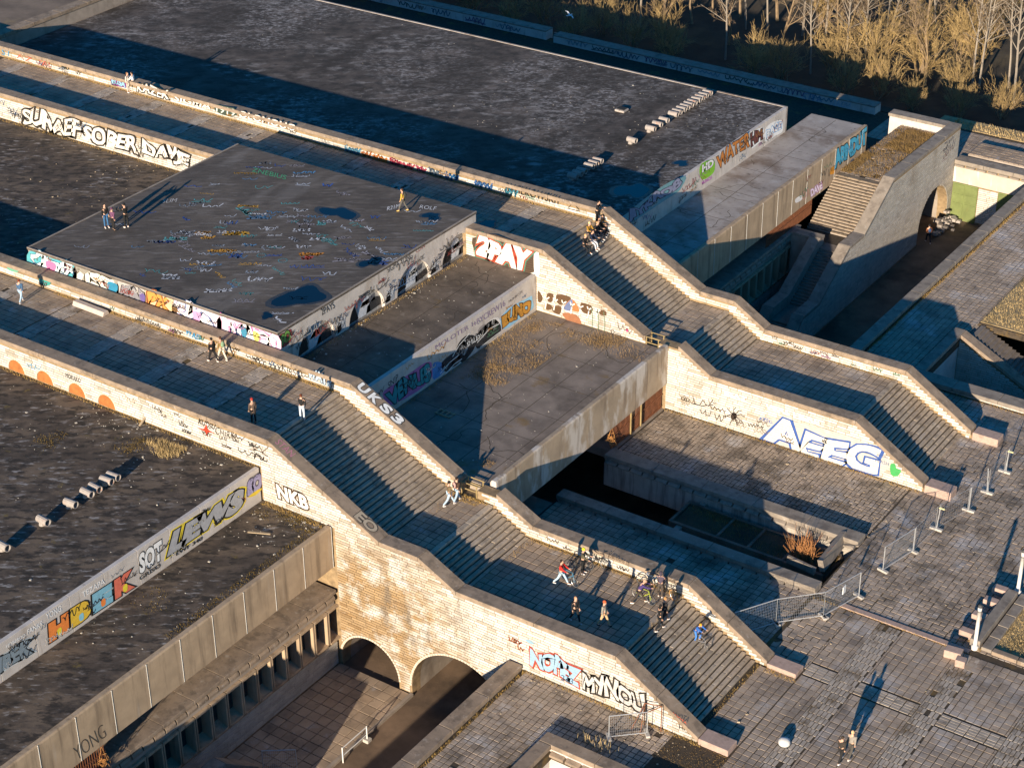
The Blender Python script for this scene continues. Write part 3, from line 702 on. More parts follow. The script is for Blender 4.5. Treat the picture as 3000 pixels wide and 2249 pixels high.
# ------------------------------------------------------------------ retaining walls of the sunken road
def retaining(y0, y1, label, top):
    T = thing('retaining_wall', (-13.3, (y0+y1)/2, -5.4), label, 'wall', 'walls along the sunken road')
    MB().box(-13.72, -12.98, y0, y1, BOT, .08).build('wall', m_conc, T)
    n = round((y1-y0)/3.3)
    for i in range(n):
        a = y0+(y1-y0)*i/n; b = y0+(y1-y0)*(i+1)/n
        MB().box(-13.8, -12.9, a+.012, b-.012, .085, top).build('coping_stone', m_cope if y1 < 5 else m_cope_t, T, bevel=.025)
    return T
retaining(-40, -.08, 'tan capped wall between sunken road and lower cobbled plaza', .37)
retaining(37.56, 79.1, 'long grey capped wall beside the sunken road near green doors', .37)
uw = thing('tunnel_wall', (-13.3, 18.7, -5.4), 'dark tunnel wall under the terraces', 'wall')
MB().box(-13.4, -13.0, 8.6, 37.5, BOT, -.6).build('wall', m_conc, uw)
# ------------------------------------------------------------------ light well between the bridges
def ledge_wall(y0, y1, face, label):
    T = thing('low_wall', (-11.5, (y0+y1)/2, -1), label, 'wall')
    for i in range(5):
        a = -20.7+i*3.62; MB().box(a+.012, a+3.608, y0, y1, .12, .42).build('coping_stone', m_cope_t, T, bevel=.025)
    MB().box(-20.7, -2.62, y0+.12, y1-.12, -1.6, .12).build('wall', m_conc, T)
    fy = y0+.10 if face < 0 else y1-.10
    for i in range(19):
        a = -20.55+i*.94
        p = [(fy, .11), (fy-.26, .0), (fy-.30, -.12), (fy, -.16)]
        MB().prism(p, 'x', a+.05, a+.88).build('ledge_tile', m_cope_t, T, bevel=.01)
    MB().box(-20.7, -2.62, y0+.02, y1-.13, -1.9, -.17).build('stained_face', mat('stained_render', (.40, .36, .31), var=.15, scale=1, patches=[((.14, .12, .11), 1.1, .48, .62, (1.5, 1.5, .15), .85)]), T)
    return T
ledge_wall(20.95, 22.02, -1, 'stained low wall edging the cobbled terrace by the light well')
ledge_wall(15.22, 16.12, -1, 'plain low wall with flat coping behind the bicycles')
pl = thing('planter', (-8.5, 18.5, -1), 'concrete planter roof with divided dark soil beds in the light well', 'planter')
MB().box(-14.0, -3.4, 16.14, 20.92, -2.4, -.95).build('slab', m_terr1, pl)
MB().box(-13.75, -3.6, 18.05, 20.3, -.95, -.58).build('soil_bed', m_earth, pl)
for x in (-14.0, -10.75, -8.6, -6.2): MB().box(x, x+.16, 17.85, 20.5, -.94, -.48).build('divider', m_terr1, pl)
MB().box(-13.9, -3.4, 17.82, 18.04, -.94, -.5).box(-13.9, -3.4, 20.32, 20.5, -.94, -.5).build('rim', m_terr1, pl)
# loose slabs at the planter's end
for x, y, rz, sx, sy, sz, lab in ((-3.55, 19.7, .05, .35, 3.6, .8, 'long tilted concrete slab standing at the end of the planter'), (-4.7, 17.55, -.02, 1.9, .2, .5, 'short upright concrete slab lit in front of the shrub')):
    o = MB().box(-sx/2, sx/2, -sy/2, sy/2, 0, sz).build('concrete_slab', m_cope_t, bevel=.02); o.location = (x, y, -.3); o.rotation_euler = (.0, -.25 if sx < .5 else .1, rz); tag(o, lab, 'slab')
# ------------------------------------------------------------------ sunken yard at the bottom edge
T = thing('sunken_yard', (-5, -9, -4), 'sunken yard with tan coping corner at the bottom edge', 'yard')
for a, b in ((-8.65, -5.2), (-5.2, -1.8), (-1.8, 1.6), (1.6, 5.9)):
    MB().box(a+.012, b-.012, -4.86, -4.02, .12, .42).build('coping_stone', m_cope, T, bevel=.025)
for a, b in ((-8.2, -4.88), (-11.6, -8.2), (-15, -11.6)):
    MB().box(-8.65, -7.87, a+.012, b-.012, .12, .42).build('coping_stone', m_cope, T, bevel=.025)
MB().box(-8.55, 6, -4.84, -4.12, -4.2, .12).box(-8.55, -7.98, -16, -4.85, -4.2, .12).build('wall', m_panel, T)
for i in range(14):
    a = -7.9+i*.98; MB().prism([(-4.85, .05), (-5.1, -.05), (-5.12, -.18), (-4.85, -.24)], 'x', a+.06, a+.92).build('ledge_tile', m_cope, T, bevel=.01)
MB().box(-7.98, 6, -16, -4.84, -4.4, -4.2).build('floor', m_conc, T)
# ------------------------------------------------------------------ stairwell on the right
T = thing('stairwell', (-5, 47, -4), 'shaded stairwell with sloping capped wall beside the dead lawn', 'stairway')
for a, b in ((42.75, 46.3), (46.3, 49.88)):
    MB().box(-8.62, -7.84, a+.012, b-.012, .12, .42).build('coping_stone', m_cope_t, T, bevel=.025)
for i in range(8):
    a = -8.62+i*3.3; MB().box(a+.012, a+3.288, 41.5, 42.72, .12, .42).build('coping_stone', m_cope_t, T, bevel=.025)
MB().box(-8.5, 18, 41.62, 42.62, -4.2, .12).build('front_wall', m_panel, T)
MB().box(-8.5, -7.94, 42.63, 49.8, -4.2, .12).build('side_wall', m_panel, T)
MB().prism([(-7.93, -4.2), (2.4, -4.2), (2.4, -3.6), (-2.0, -2.95), (-7.93, .05)], 'y', 49.0, 49.78).build('sloping_wall', m_mortar, T)
sp = [(-7.9, -4.1), (2.3, -4.1), (2.3, -3.6), (-2.0, -2.95), (-7.9, .0)]
bx = [((a+b)/2, 48.99, (c+d)/2, b-a, .05, d-c) for a, b, c, d in courses(sp, seed=3)]
field('brick', bx, m_brick_t, T, 'brick_courses', n_obj=200)
for a, b in ((-7.83, -5.0), (-5.0, -2.1), (-2.1, 1.0)):
    f = lambda x: .42-(x+7.83)*.512
    MB().prism([(a+.012, f(a)), (b-.012, f(b)), (b-.012, f(b)-.3), (a+.012, f(a)-.3)], 'y', 48.92, 49.88).build('coping_stone', m_cope, T, bevel=.025)
MB().box(-7.94, 18, 42.6, 49.0, -4.4, -4.2).build('floor', m_conc, T)
for i in range(22):
    x = -7.45+i*.31; MB().box(x, x+.34, 49.9, 52.0, -.16-i*.155, -i*.155-.02).build('step', m_step_plain, T, bevel=.01)
MB().prism([(-7.86, -.16), (-.6, -3.7), (-.6, -4.4), (-7.86, -4.4)], 'y', 49.9, 52.15).build('stair_core', m_conc, T)
# ------------------------------------------------------------------ depot wall with green doors
T = thing('depot_wall', (-17, 79.5, -5.4), 'lit concrete wall with green steel doors closing the sunken road', 'wall')
MB().box(-21.0, -12.9, 79.1, 79.9, BOT, -.1).build('wall', m_mortar, T)
MB().box(-21.0, -12.95, 79.02, 79.09, -1.86, -.42).build('lintel', mat('limewashed_lintel', (.50, .44, .37), var=.12, scale=1, patches=[((.66, .63, .60), 1.2, .58, .66, (2, 2, .2), .9)]), T)
for i in range(3): MB().box(-20.95+i*2.66, -18.32+i*2.66, 78.75, 80.0, -.09, .27).build('coping_stone', m_cope_t, T, bevel=.02)
for i in range(8): MB().prism([(79.0, -.12), (78.76, -.2), (78.76, -.34), (79.0, -.4)], 'x', -20.9+i*1.0, -20.1+i*1.0).build('ledge_tile', m_cope_t, T, bevel=.01)
for x0, x1 in ((-20.96, -18.65), (-16.8, -14.4)):
    d = MB().box(x0, x1, 79.0, 79.06, -5.36, -1.9).build('door', m_green, T)
    for k in range(2):
        a = x0+(x1-x0)*k/2+.05; b = x0+(x1-x0)*(k+1)/2-.05
        for z0, z1 in ((-5.2, -3.75), (-3.6, -2.9), (-2.8, -2.05)): MB().box(a, b, 78.96, 79.0, z0, z1).build('door_panel', m_green, d, bevel=.012)
bx = [((a+b)/2, 79.06, (c+d)/2, b-a, .05, d-c) for a, b, c, d in courses([(-18.6, -5.36), (-16.85, -5.36), (-16.85, -1.9), (-18.6, -1.9)], seed=4)]
field('brick', bx, m_brick, T, 'brick_courses', n_obj=150)
# roof light box on the terrace behind
T = thing('roof_light', (-17, 82, 0), 'low flat paved box with an orange stain behind green doors', 'roof light')
MB().box(-20.4, -9.5, 80.35, 83.35, -.05, .34).build('curb', m_conc, T)
field('paver', grid(-20.35, -9.6, 80.4, 83.3, .45, .45, z=.39, th=.06, seed=15), m_paveA, T, 'box_pavers', n_obj=100)
# ------------------------------------------------------------------ north parapets and lower ground
def north_wall(x0, x1, y0, y1, z0, h, label):
    T = thing('parapet_wall', ((x0+x1)/2, y0, z0), label, 'wall')
    MB().box(x0, x1, y0, y1, z0-.6, z0+h-.14).build('wall', m_panel, T)
    n = max(1, round((x1-x0)/4))
    for i in range(n):
        MB().box(x0+(x1-x0)*i/n+.012, x0+(x1-x0)*(i+1)/n-.012, y0-.06, y1+.06, z0+h-.135, z0+h).build('coping_stone', m_cope_t, T, bevel=.02)
    return T
NW1 = north_wall(-112, -67.6, 85.2, 86.4, 0, .95, 'far shaded parapet wall with graffiti along the wood edge, left stretch')
NW2 = north_wall(-66.6, -31.4, 85.0, 86.2, 0, .8, 'far shaded parapet wall with graffiti along the wood edge, right stretch')
NW3 = north_wall(-70, -42, 89.6, 90.4, -3.1, 1.9, 'lower graffiti wall half hidden behind the far parapet')
b = MB()
xs = list(range(-300, 121, 6)); ys = [87.6, 88.6, 91, 95, 100, 110, 125, 150, 200, 320, 600]
zsf = lambda x, y: (-.12 if y < 88 else -3.1+2.9*max(0, min(1, (91-y)/3.2)))+.18*math.sin(x*.7)*math.sin(y*.5)*(1 if y > 91 else 0)
vs = [(x, y, zsf(x, y)) for y in ys for x in xs]; n = len(xs)
b.add(vs, [(j*n+i, j*n+i+1, (j+1)*n+i+1, (j+1)*n+i) for j in range(len(ys)-1) for i in range(n-1)])
tag(b.build('wood_ground', m_earth, smooth=True), 'dark leaf-littered ground of the wood', 'ground', kind='structure')
tag(MB().box(-112, -26.2, 86.42, 87.62, -4, -.12).build('bank', m_earth), kind='structure')
# lawns
lw = sheet('lawn', [(-7.7, 60, 52.4, 79), ], .02, m_lawn, th=.1)
lw2 = sheet('lawn', [(8.0, 40, 16.2, 40)], .06, m_lawn, th=.1)
lw3 = sheet('lawn', [(-26, 60, 86.3, 88.4)], .02, m_lawn, th=.1)
# block at the far left beyond the rear wing
T = thing('hall_wing', (-104, 55, 0), 'brown roofed block with capped edge in the upper left corner', 'building')
MB().box(-150, -97.9, 37.6, 110, 0, 8.0).build('roof_deck', mat('brown_roof', (.20, .15, .11), var=.3, scale=.5, patches=[((.30, .22, .10), .3, .58, .7, (1, 1, 1), .7)]), T)
for i in range(9): MB().box(-97.88, -96.7, 37.6+i*3.4, 40.98+i*3.4, 7.9, 8.25).build('coping_stone', m_cope, T, bevel=.03)
MB().box(-97.8, -96.8, 37.6, 68, 0, 7.9).build('wall', m_conc, T)
# ------------------------------------------------------------------ roof vent pipes
m_pipe = mat('cement_pipe', (.33, .295, .27), var=.15, scale=5, patches=[((.40, .16, .08), 3, .58, .68, (1, 1, 1), .8)])
def vent(x, y, z, label, group, up=.0):
    T = thing('vent_pipe', (x, y, z), label, 'pipe', group); T['_local'] = 1
    b = MB(); n = 12; L = .82; R = .225; zc = .36
    for (xa, ra), (xb, rb) in zip([(-L/2, R), (L/2, R), (L/2, R*.8), (-L/2+.1, R*.8)], [(L/2, R), (L/2, R*.8), (-L/2+.1, R*.8), (-L/2+.1, .01)]):
        pass
    prof = [(-L/2, .01), (-L/2, R), (L/2, R), (L/2, R*.8), (-L/2+.2, R*.8), (-L/2+.2, .01)]
    vs = []; fs = []
    for px, r in prof:
        for i in range(n): t = 2*math.pi*i/n; vs.append((px, r*math.cos(t), zc+r*math.sin(t)))
    for k in range(len(prof)-1):
        for i in range(n): j = (i+1) % n; fs.append((k*n+i, k*n+j, (k+1)*n+j, (k+1)*n+i))
    b.add(vs, fs); b.build('elbow', m_pipe, T, smooth=False)
    MB().lathe([(.2, -.02), (.17, .2), (.17, .3)], (-.15, 0, 0), 10).build('stub', m_pipe, T)
    T['_local'] = 1
    T.rotation_euler = (0, 0, random.gauss(0, .06))
    return T
ordn = ['first', 'second', 'third', 'fourth', 'fifth', 'sixth', 'seventh', 'eighth', 'ninth', 'tenth', 'eleventh', 'twelfth', 'thirteenth', 'fourteenth']
for i, y in enumerate((53.06, 55.96, 57.05, 58.10, 59.6, 60.2, 60.9, 61.5, 62.1, 62.7, 63.4, 64.0, 64.6, 65.3)):
    vent(-38.2, y, 6.8, f'sunlit roof vent pipe, {ordn[i]} from the near end of the long row', 'long row of vent pipes on the rear roof')
for i, y in enumerate((44.5, 45.15, 45.75, 46.85, 47.45, 48.1)):
    vent(-38.3, y, 6.8, f'shaded roof vent pipe, {ordn[i]} from the near end of the short row', 'short row of vent pipes on the rear roof')
for i, y in enumerate((-14.27, -11.29, -9.19, -7.9, -7.27, -6.35, -5.81)):
    vent(-37.5, y, 6.74, f'vent pipe on the dark lower-left roof, {ordn[i]} from the left edge', 'vent pipes on the lower-left roof')
# ------------------------------------------------------------------ puddles
def puddle(c, r, z, label, sx=1.0, sy=1.0, seed=0):
    rnd = random.Random(seed); n = 28; ph = [rnd.uniform(0, 6.28) for _ in range(5)]
    p = [(c[0]+sx*r*(1+.25*math.sin(2*t+ph[0])+.18*math.sin(3*t+ph[1])+.1*math.sin(5*t+ph[2]))*math.cos(t), c[1]+sy*r*(1+.25*math.sin(2*t+ph[0])+.18*math.sin(3*t+ph[1])+.1*math.sin(5*t+ph[2]))*math.sin(t), z) for t in [2*math.pi*i/n for i in range(n)]]
    T = thing('puddle', (c[0], c[1], z), label, 'puddle', 'puddles')
    MB().add(p, [tuple(range(n))]).build('water', m_water, T)
    q_ = [(c[0]+(x-c[0])*1.22+.06*math.sin(7*i), c[1]+(y-c[1])*1.22+.06*math.cos(5*i), z-.003) for i, (x, y, _) in enumerate(p)]
    MB().add(q_, [tuple(range(n))]).build('wet_margin', mat('wet_felt', (.045, .037, .031), rough=.45, var=.3, scale=3), T)
for a, r, z, lab, sx, sy in (((-39.2, 13.4), 1.25, 9.958, 'large dark puddle near the front right corner of the raised roof', 1.1, 1.1), ((-39.3, 10.2), .42, 9.958, 'small round puddle by the front edge of the raised roof', 1, .8),
        ((-38.5, 19.9), .7, 9.958, 'puddle beside the arched edge of the raised roof', .8, 1.1), ((-39.4, 27.9), .6, 9.958, 'puddle at the back right corner of the raised roof', .9, 1),
        ((-45.2, 24.8), 1.0, 9.958, 'shallow puddle in the middle back of the raised roof', 1.2, .8), ((-33.5, 45.4), 1.0, 6.808, 'pale sky-reflecting puddle at the rear roof corner', 1.0, 1.4),
        ((-33.0, 51.9), .6, 6.808, 'small puddle near the edge of the rear roof', .7, 1), ((-37.4, 31.9), .6, 8.325, 'puddle on the rear walkway beside the arched wall corner', .7, 1.2)):
    puddle(a, r, z, lab, sx, sy, seed=int(r*100))
# ------------------------------------------------------------------ site fence panels
def fence_panel(p0, p1, label, h=1.75, z=0.0, bases=True, lean=0.0, thin=False):
    p0 = Vector((*p0, z)); p1 = Vector((*p1, z)); c = (p0+p1)/2
    T = thing('site_fence', c, label, 'fence', 'wire site fence panels on the plaza')
    d = (p1-p0).normalized(); nrm = Vector((-d.y, d.x, 0)); up = Vector((0, 0, 1))+nrm*lean; L = (p1-p0).length
    f = MB()
    A0, A1 = p0+up*.12, p1+up*.12; B0, B1 = p0+up*h, p1+up*h
    for a, b in ((p0, B0), (p1, B1), (B0, B1), (A0, A1)): f.tube(a, b, .011 if thin else .028, n=6)
    f.build('frame', m_galv, T)
    wv = MB(); n = int(L/(.24 if thin else .11))
    for i in range(1, n):
        q = p0+d*(L*i/n); wv.tube(q+up*.12, q+up*h, .003 if thin else .006, n=3, caps=False)
    for k in range(1, 8): wv.tube(p0+up*(.12+(h-.12)*k/8), p1+up*(.12+(h-.12)*k/8), .005, n=3, caps=False)
    wv.build('wire_mesh', m_galv, T)
    if bases:
        for q in (p0, p1):
            b = MB().box(-.35, .35, -.11, .11, 0, .14).build('base_block', mat('base_concrete', (.45, .42, .38)), None, bevel=.02)
            b.data.transform(Matrix.Translation(q)@Matrix.Rotation(math.atan2(d.y, d.x)+math.pi/2, 4, 'Z')); wparent(b, T)
FP = [(-1.24, 13.54), (-.39, 16.44), (-.31, 19.55), (.35, 22.39), (.54, 25.39), (1.38, 28.42), (1.56, 30.97), (1.56, 33.9)]
fence_panel((-3.2, 11.45), FP[0], 'wire fence panel with yellow tag, right of the wide end block shadow', bases=True)
fence_panel((-4.6, 9.0), (-3.2, 11.45), 'wire fence panel half hidden behind the front stair parapet')
fence_panel(FP[0], FP[1], 'wire fence panel carrying a white paper notice')
fence_panel(FP[2], FP[3], 'bright standing wire fence panel alone on the cobbles')
for i, lab in ((3, 'thin see-through wire fence panel right of the bright lone panel'), (4, 'thin see-through wire fence panel between the first two bare posts'), (5, 'thin see-through wire fence panel in the middle of the row of posts'), (6, 'thin see-through wire fence panel nearest the rear stair end block')):
    a_, b_ = Vector(FP[i]), Vector(FP[i+1]); e_ = (b_-a_).normalized()*.12; fence_panel(tuple(a_+e_), tuple(b_-e_), lab, bases=False, thin=True)
# posts without panels in between
for i, (p, lab) in enumerate(((FP[4], 'leaning fence post with lamp arms on a block, nearest the lone panel'), (FP[5], 'fence post on a block, middle of the row of bare posts'), (FP[6], 'split leaning fence posts between bare posts'), (FP[7], 'tall fence post by the rear stair end block'))):
    T = thing('fence_post', (*p, 0), lab, 'fence post', 'bare fence posts on the plaza')
    b = MB(); ln = [(.12, .05), (0, 0), (-.15, .1), (.1, .05)][i]
    b.tube((p[0], p[1], 0), (p[0]+ln[0], p[1]+ln[1], 1.75), .03)
    if i in (2, 3): b.tube((p[0]+.12, p[1]-.1, 0), (p[0]+ln[0]-.02, p[1]+ln[1], 1.72), .025)
    b.build('post', m_galv, T)
    MB().box(p[0]-.4, p[0]+.4, p[1]-.12, p[1]+.12, 0, .14).build('base_block', MATS['base_concrete'], T, bevel=.02)
    if i in (0, 3): MB().box(p[0]+.05, p[0]+.4, p[1]-.05, p[1]+.05, 1.6, 1.68).build('clamp', mat('pale_yellow_plastic', (.60, .55, .30)), T)
o = MB().box(-.78, -.74, 14.9, 15.25, .95, 1.45).build('paper_notice', plain('white_paper', (.75, .75, .75))); o.location = (0, 0, 0); tag(o, 'white paper notice tied to the wire fence', 'notice')
# fences on the lower level
fence_panel((-5.9, -2.3), (-4.4, -.9), 'wire fence panel leaning on a stand below the front stair wall', h=1.5)
fence_panel((-23.4, -10.3), (-21.9, -9.2), 'wire fence panel on the sunken pavement at the bottom edge', z=-5.28, h=1.8, bases=False)
T = thing('guard_rail', (-20.5, -5.5, -5.3), 'white tubular guard rail beside the sunken dirt road', 'rail')
b = MB()
for y in (-4.7, -6.9): b.tube((-20.5, y, -5.4), (-20.5, y, -4.3), .04)
b.tube((-20.5, -4.7, -4.35), (-20.5, -6.9, -4.35), .035); b.tube((-20.5, -4.7, -4.9), (-20.5, -6.9, -4.9), .03); b.build('frame', plain('white_paint', (.72, .72, .70)), T)
MB().box(-20.7, -20.3, -4.9, -4.5, -5.42, -5.2).build('base_block', MATS['base_concrete'], T, bevel=.03)
# steel stand by the stair wall
T = thing('steel_frame', (-4.5, -.8, 0), 'rusty open steel frame leaning against the white stair wall', 'frame')
b = MB()
for p, q in (((-4.9, -.35, 0), (-4.9, -.35, 1.5)), ((-3.9, -.3, 0), (-3.9, -.3, 1.7)), ((-4.9, -.35, 1.5), (-3.9, -.3, 1.7)), ((-4.9, -.35, .8), (-3.9, -.3, 1.7)), ((-5.3, -1.0, 0), (-4.9, -.35, 1.5)), ((-4.7, -1.1, 0), (-4.9, -.35, 1.5))): b.tube(p, q, .03, n=5)
b.build('frame', m_ruststeel, T)
# ------------------------------------------------------------------ lamp posts, blocks, bench wall on the right
for p, lab, h in (((7.12, 15.58), 'white stubby lamp post with tagged shaft beside the concrete blocks', 3.05), ((7.16, 21.9), 'white stubby lamp post at the far end of the bench wall', 3.1)):
    T = thing('lamp_post', (*p, 0), lab, 'lamp post', 'white stubby lamp posts')
    m_wp = mat('worn_white_paint', (.62, .60, .57), var=.1, scale=4, rough=.6)
    MB().lathe([(.2, 0), (.2, .22), (.12, .24), (.12, .55), (.11, .56), (.11, 2.62), (.12, 2.62), (.12, h-.18), (.0, h-.18)], (*p, 0), 14).build('shaft', m_wp, T, smooth=True)
    MB().lathe([(.125, h-.18), (.135, h-.1), (.10, h-.02), (.05, h), (0, h)], (*p, 0), 14).build('top_cap', plain('dark_cap', (.06, .06, .06)), T)
    MB().lathe([(.122, 2.58), (.135, 2.6), (.122, 2.63)], (*p, 0), 14).build('collar', plain('dark_cap', (.06, .06, .06)), T)
for p, s, lab in (((7.05, 13.75), (.55, .5, .45), 'small pale concrete cube in front of the tagged lamp post'), ((6.4, 14.25), (.95, .6, .5), 'wider concrete block beside the pale cube')):
    T = MB().box(-s[0]/2, s[0]/2, -s[1]/2, s[1]/2, 0, s[2]).build('concrete_block', m_block, bevel=.03); T.location = (*p, 0); T.rotation_euler = (0, 0, .12); tag(T, lab, 'block')
T = thing('bench_wall', (6.9, 18.5, 0), 'grey bench wall with stub seats edging the dead lawn', 'wall')
MB().box(6.75, 7.35, 15.7, 21.4, 0, .5).build('wall', m_cope_t, T, bevel=.03)
for y in (16.4, 18.2, 19.9, 21.3): MB().box(5.9, 6.74, y-.25, y+.25, 0, .45).build('seat_stub', m_block, T, bevel=.03)
for i in range(5): MB().box(7.45, 8.05, 15.7+i*1.2, 16.86+i*1.2, -.05, .2+.02*i).build('kerb_stone', m_cope_t, T, bevel=.02)
for i in range(3): MB().box(8.1+i*1.5, 9.55+i*1.5, 15.6, 16.0, -.05, .22).build('kerb_stone', m_cope, T, bevel=.02)
# dome bollard light
T = thing('dome_light', (2.0, 2.42, 0), 'squat white dome bollard on the plaza near the front stair foot', 'bollard')
MB().lathe([(.3, 0), (.33, .12), (.30, .26), (.18, .36), (.05, .38), (0, .38)], (2.0, 2.42, 0), 18).build('dome', MATS['worn_white_paint'], T, smooth=True)
MB().lathe([(.34, 0), (.34, .05), (.3, .06)], (2.0, 2.42, 0), 18).build('base_ring', plain('dark_cap', (.06, .06, .06)), T)
# ------------------------------------------------------------------ loose pieces
T = MB().prism([(0, 0), (.62, 0), (.5, .30), (.12, .30)], 'x', -1.45, 1.45).build('concrete_beam', mat('pale_beam', (.52, .44, .38), var=.15, scale=3), bevel=.02)
T.location = (-52.2, 6.9, 7.97); T.rotation_euler = (0, 0, -.03); tag(T, 'pale fallen coping beam lying on the front walkway', 'beam')
for c, l, rz, lab in (((-40.6, -.35, 6.78), 1.0, 1.4, 'short plank leaning by the white wall on the lower-left roof'), ((-29.2, -2.9, 4.6), 1.3, .6, 'pale broken stick on the littered lower roof near the wall')):
    o = MB().box(-l/2, l/2, -.07, .07, 0, .06).build('plank', mat('weathered_wood', (.34, .26, .17), var=.3, scale=6, stretch=(1, 6, 6))); o.location = c; o.rotation_euler = (0, .12 if l > 1.2 else -.7, rz); tag(o, lab, 'plank')
o = thing('wooden_pallet', (-28.3, 14.0, 4.43), 'small wooden ladder-like pallet lying in the terrace shadow', 'pallet')
b = MB().box(-28.9, -27.7, 13.7, 13.78, 4.44, 4.52).box(-28.9, -27.7, 14.2, 14.28, 4.44, 4.52); b.build('rail', MATS['weathered_wood'], o)
for i in range(4): MB().box(-28.85+i*.35, -28.75+i*.35, 13.66, 14.32, 4.525, 4.55).build('slat', MATS['weathered_wood'], o)
o = thing('roof_hatch', (-42.6, 58.6, 6.8), 'small broken hatch curb on the rear roof', 'hatch')
MB().box(-43.0, -42.1, 58.2, 59.0, 6.8, 6.98).build('curb', m_slab, o, bevel=.03); MB().box(-42.9, -42.2, 58.35, 58.9, 7.0, 7.05).build('lid', m_dark, o)
# wire drum of scrap at the grille ends
for c, lab in (((-20.9, 22.1, .9), 'tangle of orange scrap wire hanging at the terrace grille'), ((-26.3, -19.0, .6), 'tangle of orange scrap wire at the lower-left grille')):
    rnd = random.Random(4); b = MB(); p = Vector(c)
    for i in range(40):
        q = Vector(c)+Vector((rnd.gauss(0, .18), rnd.gauss(0, .25), rnd.gauss(0, .3))); b.tube(p, q, .012, n=4, caps=False); p = q
    tag(b.build('scrap_wire', mat('orange_wire', (.42, .20, .06))), lab, 'wire')
# rubble by the tower arch
b = MB(); rnd = random.Random(8)
for i in range(70):
    c = (-20.9+abs(rnd.gauss(0, .5)), 76.9+rnd.gauss(0, .9), -5.4+abs(rnd.gauss(0, .45))); s = rnd.uniform(.08, .24)
    b.box(c[0]-s, c[0]+s, c[1]-s*rnd.uniform(.5, 1), c[1]+s, c[2]-s*.6, c[2]+s*.6)
tag(b.build('rubble', m_slab), 'heap of pale rubble against the tower arch', 'rubble', kind='stuff')
# ------------------------------------------------------------------ litter: uncountable crumbs of brick, glass and paper
def crumbs(name, label, rects, n, smin, smax, mt, seed):
    rnd = random.Random(seed); b = MB()
    for i in range(n):
        x0, x1, y0, y1, z = rnd.choice(rects)
        x, y = rnd.uniform(x0, x1), rnd.uniform(y0, y1); s = rnd.uniform(smin, smax)*(2.2 if rnd.random() < .06 else 1); h = s*rnd.uniform(.3, .7); t = rnd.uniform(0, 3.1)
        c, sn = math.cos(t), math.sin(t); k = rnd.uniform(.5, 1.3)
        P = [(x+c*a*s-sn*q*s*k, y+sn*a*s+c*q*s*k) for a, q in ((-1, -1), (1, -1), (1, 1), (-1, 1))]
        b.add([(p[0], p[1], z) for p in P]+[(p[0]*.7+x*.3, p[1]*.7+y*.3, z+h) for p in P], [(4, 5, 6, 7), (0, 1, 5, 4), (1, 2, 6, 5), (2, 3, 7, 6), (3, 0, 4, 7)])
    return tag(b.build(name, mt), label, 'litter', kind='stuff')
m_crumb = plain('pale_crumb', (.45, .41, .35)); m_crumb2 = mat('mixed_crumb', (.42, .33, .22), var=.5, scale=9)
crumbs('roof_litter', 'pale crumbs scattered on the rear roof', [(-60, -32, 42, 66, 6.8), (-50, -33, 50, 66, 6.8), (-85, -32, 40, 66, 6.8)], 231, .012, .035, m_crumb, 1)
crumbs('roof_litter', 'pale crumbs scattered on the lower-left roof', [(-53, -32, -18, -.3, 6.74), (-48, -32, -6, -.2, 6.74), (-45, -33, -2.0, -.1, 6.74)], 231, .012, .04, m_crumb, 2)
crumbs('deck_litter', 'pale crumbs on the lower littered deck by the stair wall', [(-31.2, -26.7, -16, -.2, 4.51), (-31.2, -27, -4, -.2, 4.51)], 143, .012, .04, m_crumb, 3)
crumbs('terrace_litter', 'crumbs along the arched wall terrace', [(-37, -31.8, 9, 28.5, 7.18), (-37.1, -36.3, 9, 28.5, 7.18)], 143, .012, .04, m_crumb, 4)
crumbs('terrace_litter', 'crumbs on the grassy lower terrace', [(-31, -21.3, 9, 28.5, 4.43)], 180, .01, .03, m_crumb, 5)
crumbs('terrace_litter', 'crumbs on the west terrace left of the raised roof', [(-85, -60, 9, 28.5, 6.95), (-70, -60, 20, 28.8, 6.95), (-62, -59.6, 24, 28.8, 6.95)], 231, .015, .05, m_crumb2, 6)
crumbs('plaza_litter', 'crumbs and leaves on the plaza', [(-2, 12, -4, 40, .0), (-12, -2, 22, 29, 0), (-12.5, -2, -4, 0, 0)], 300, .02, .05, m_crumb2, 7)
# ------------------------------------------------------------------ dry grass and moss along joints
def blades(name, label, spots, mt, seed, h=(.08, .22), w=.02):
    """spots: (x0,x1,y0,y1,z,count)"""
    g = np.random.default_rng(seed); V = []
    for x0, x1, y0, y1, z, n in spots:
        x = g.uniform(x0, x1, n); y = g.uniform(y0, y1, n)
        if min(x1-x0, y1-y0) > 1.0 and name not in ('lawn_grass', 'platform_grass'):
            cx = g.uniform(x0, x1, 9); cy = g.uniform(y0, y1, 9); kx = g.integers(0, 9, n)
            x = np.clip(cx[kx]+g.normal(0, (x1-x0)*.14, n), x0-.4, x1+.4); y = np.clip(cy[kx]+g.normal(0, (y1-y0)*.14, n), y0-.4, min(y1, 28.85) if y1 < 29 and y1 > 20 else y1)
        hh = g.uniform(h[0], h[1], n); t = g.uniform(0, 6.28, n); ln = g.normal(0, .35, (n, 2))*hh[:, None]
        a = np.stack([x-np.cos(t)*w, y-np.sin(t)*w, np.full(n, z)], 1); b_ = np.stack([x+np.cos(t)*w, y+np.sin(t)*w, np.full(n, z)], 1)
        c = np.stack([x+ln[:, 0], y+ln[:, 1], z+hh], 1); V.append(np.stack([a, b_, c], 1).reshape(-1, 3))
    V = np.concatenate(V); n = len(V)//3
    me = bpy.data.meshes.new(name); me.from_pydata(V.tolist(), [], [(3*i, 3*i+1, 3*i+2) for i in range(n)])
    return tag(link(name, me, mt), label, 'grass', kind='stuff')
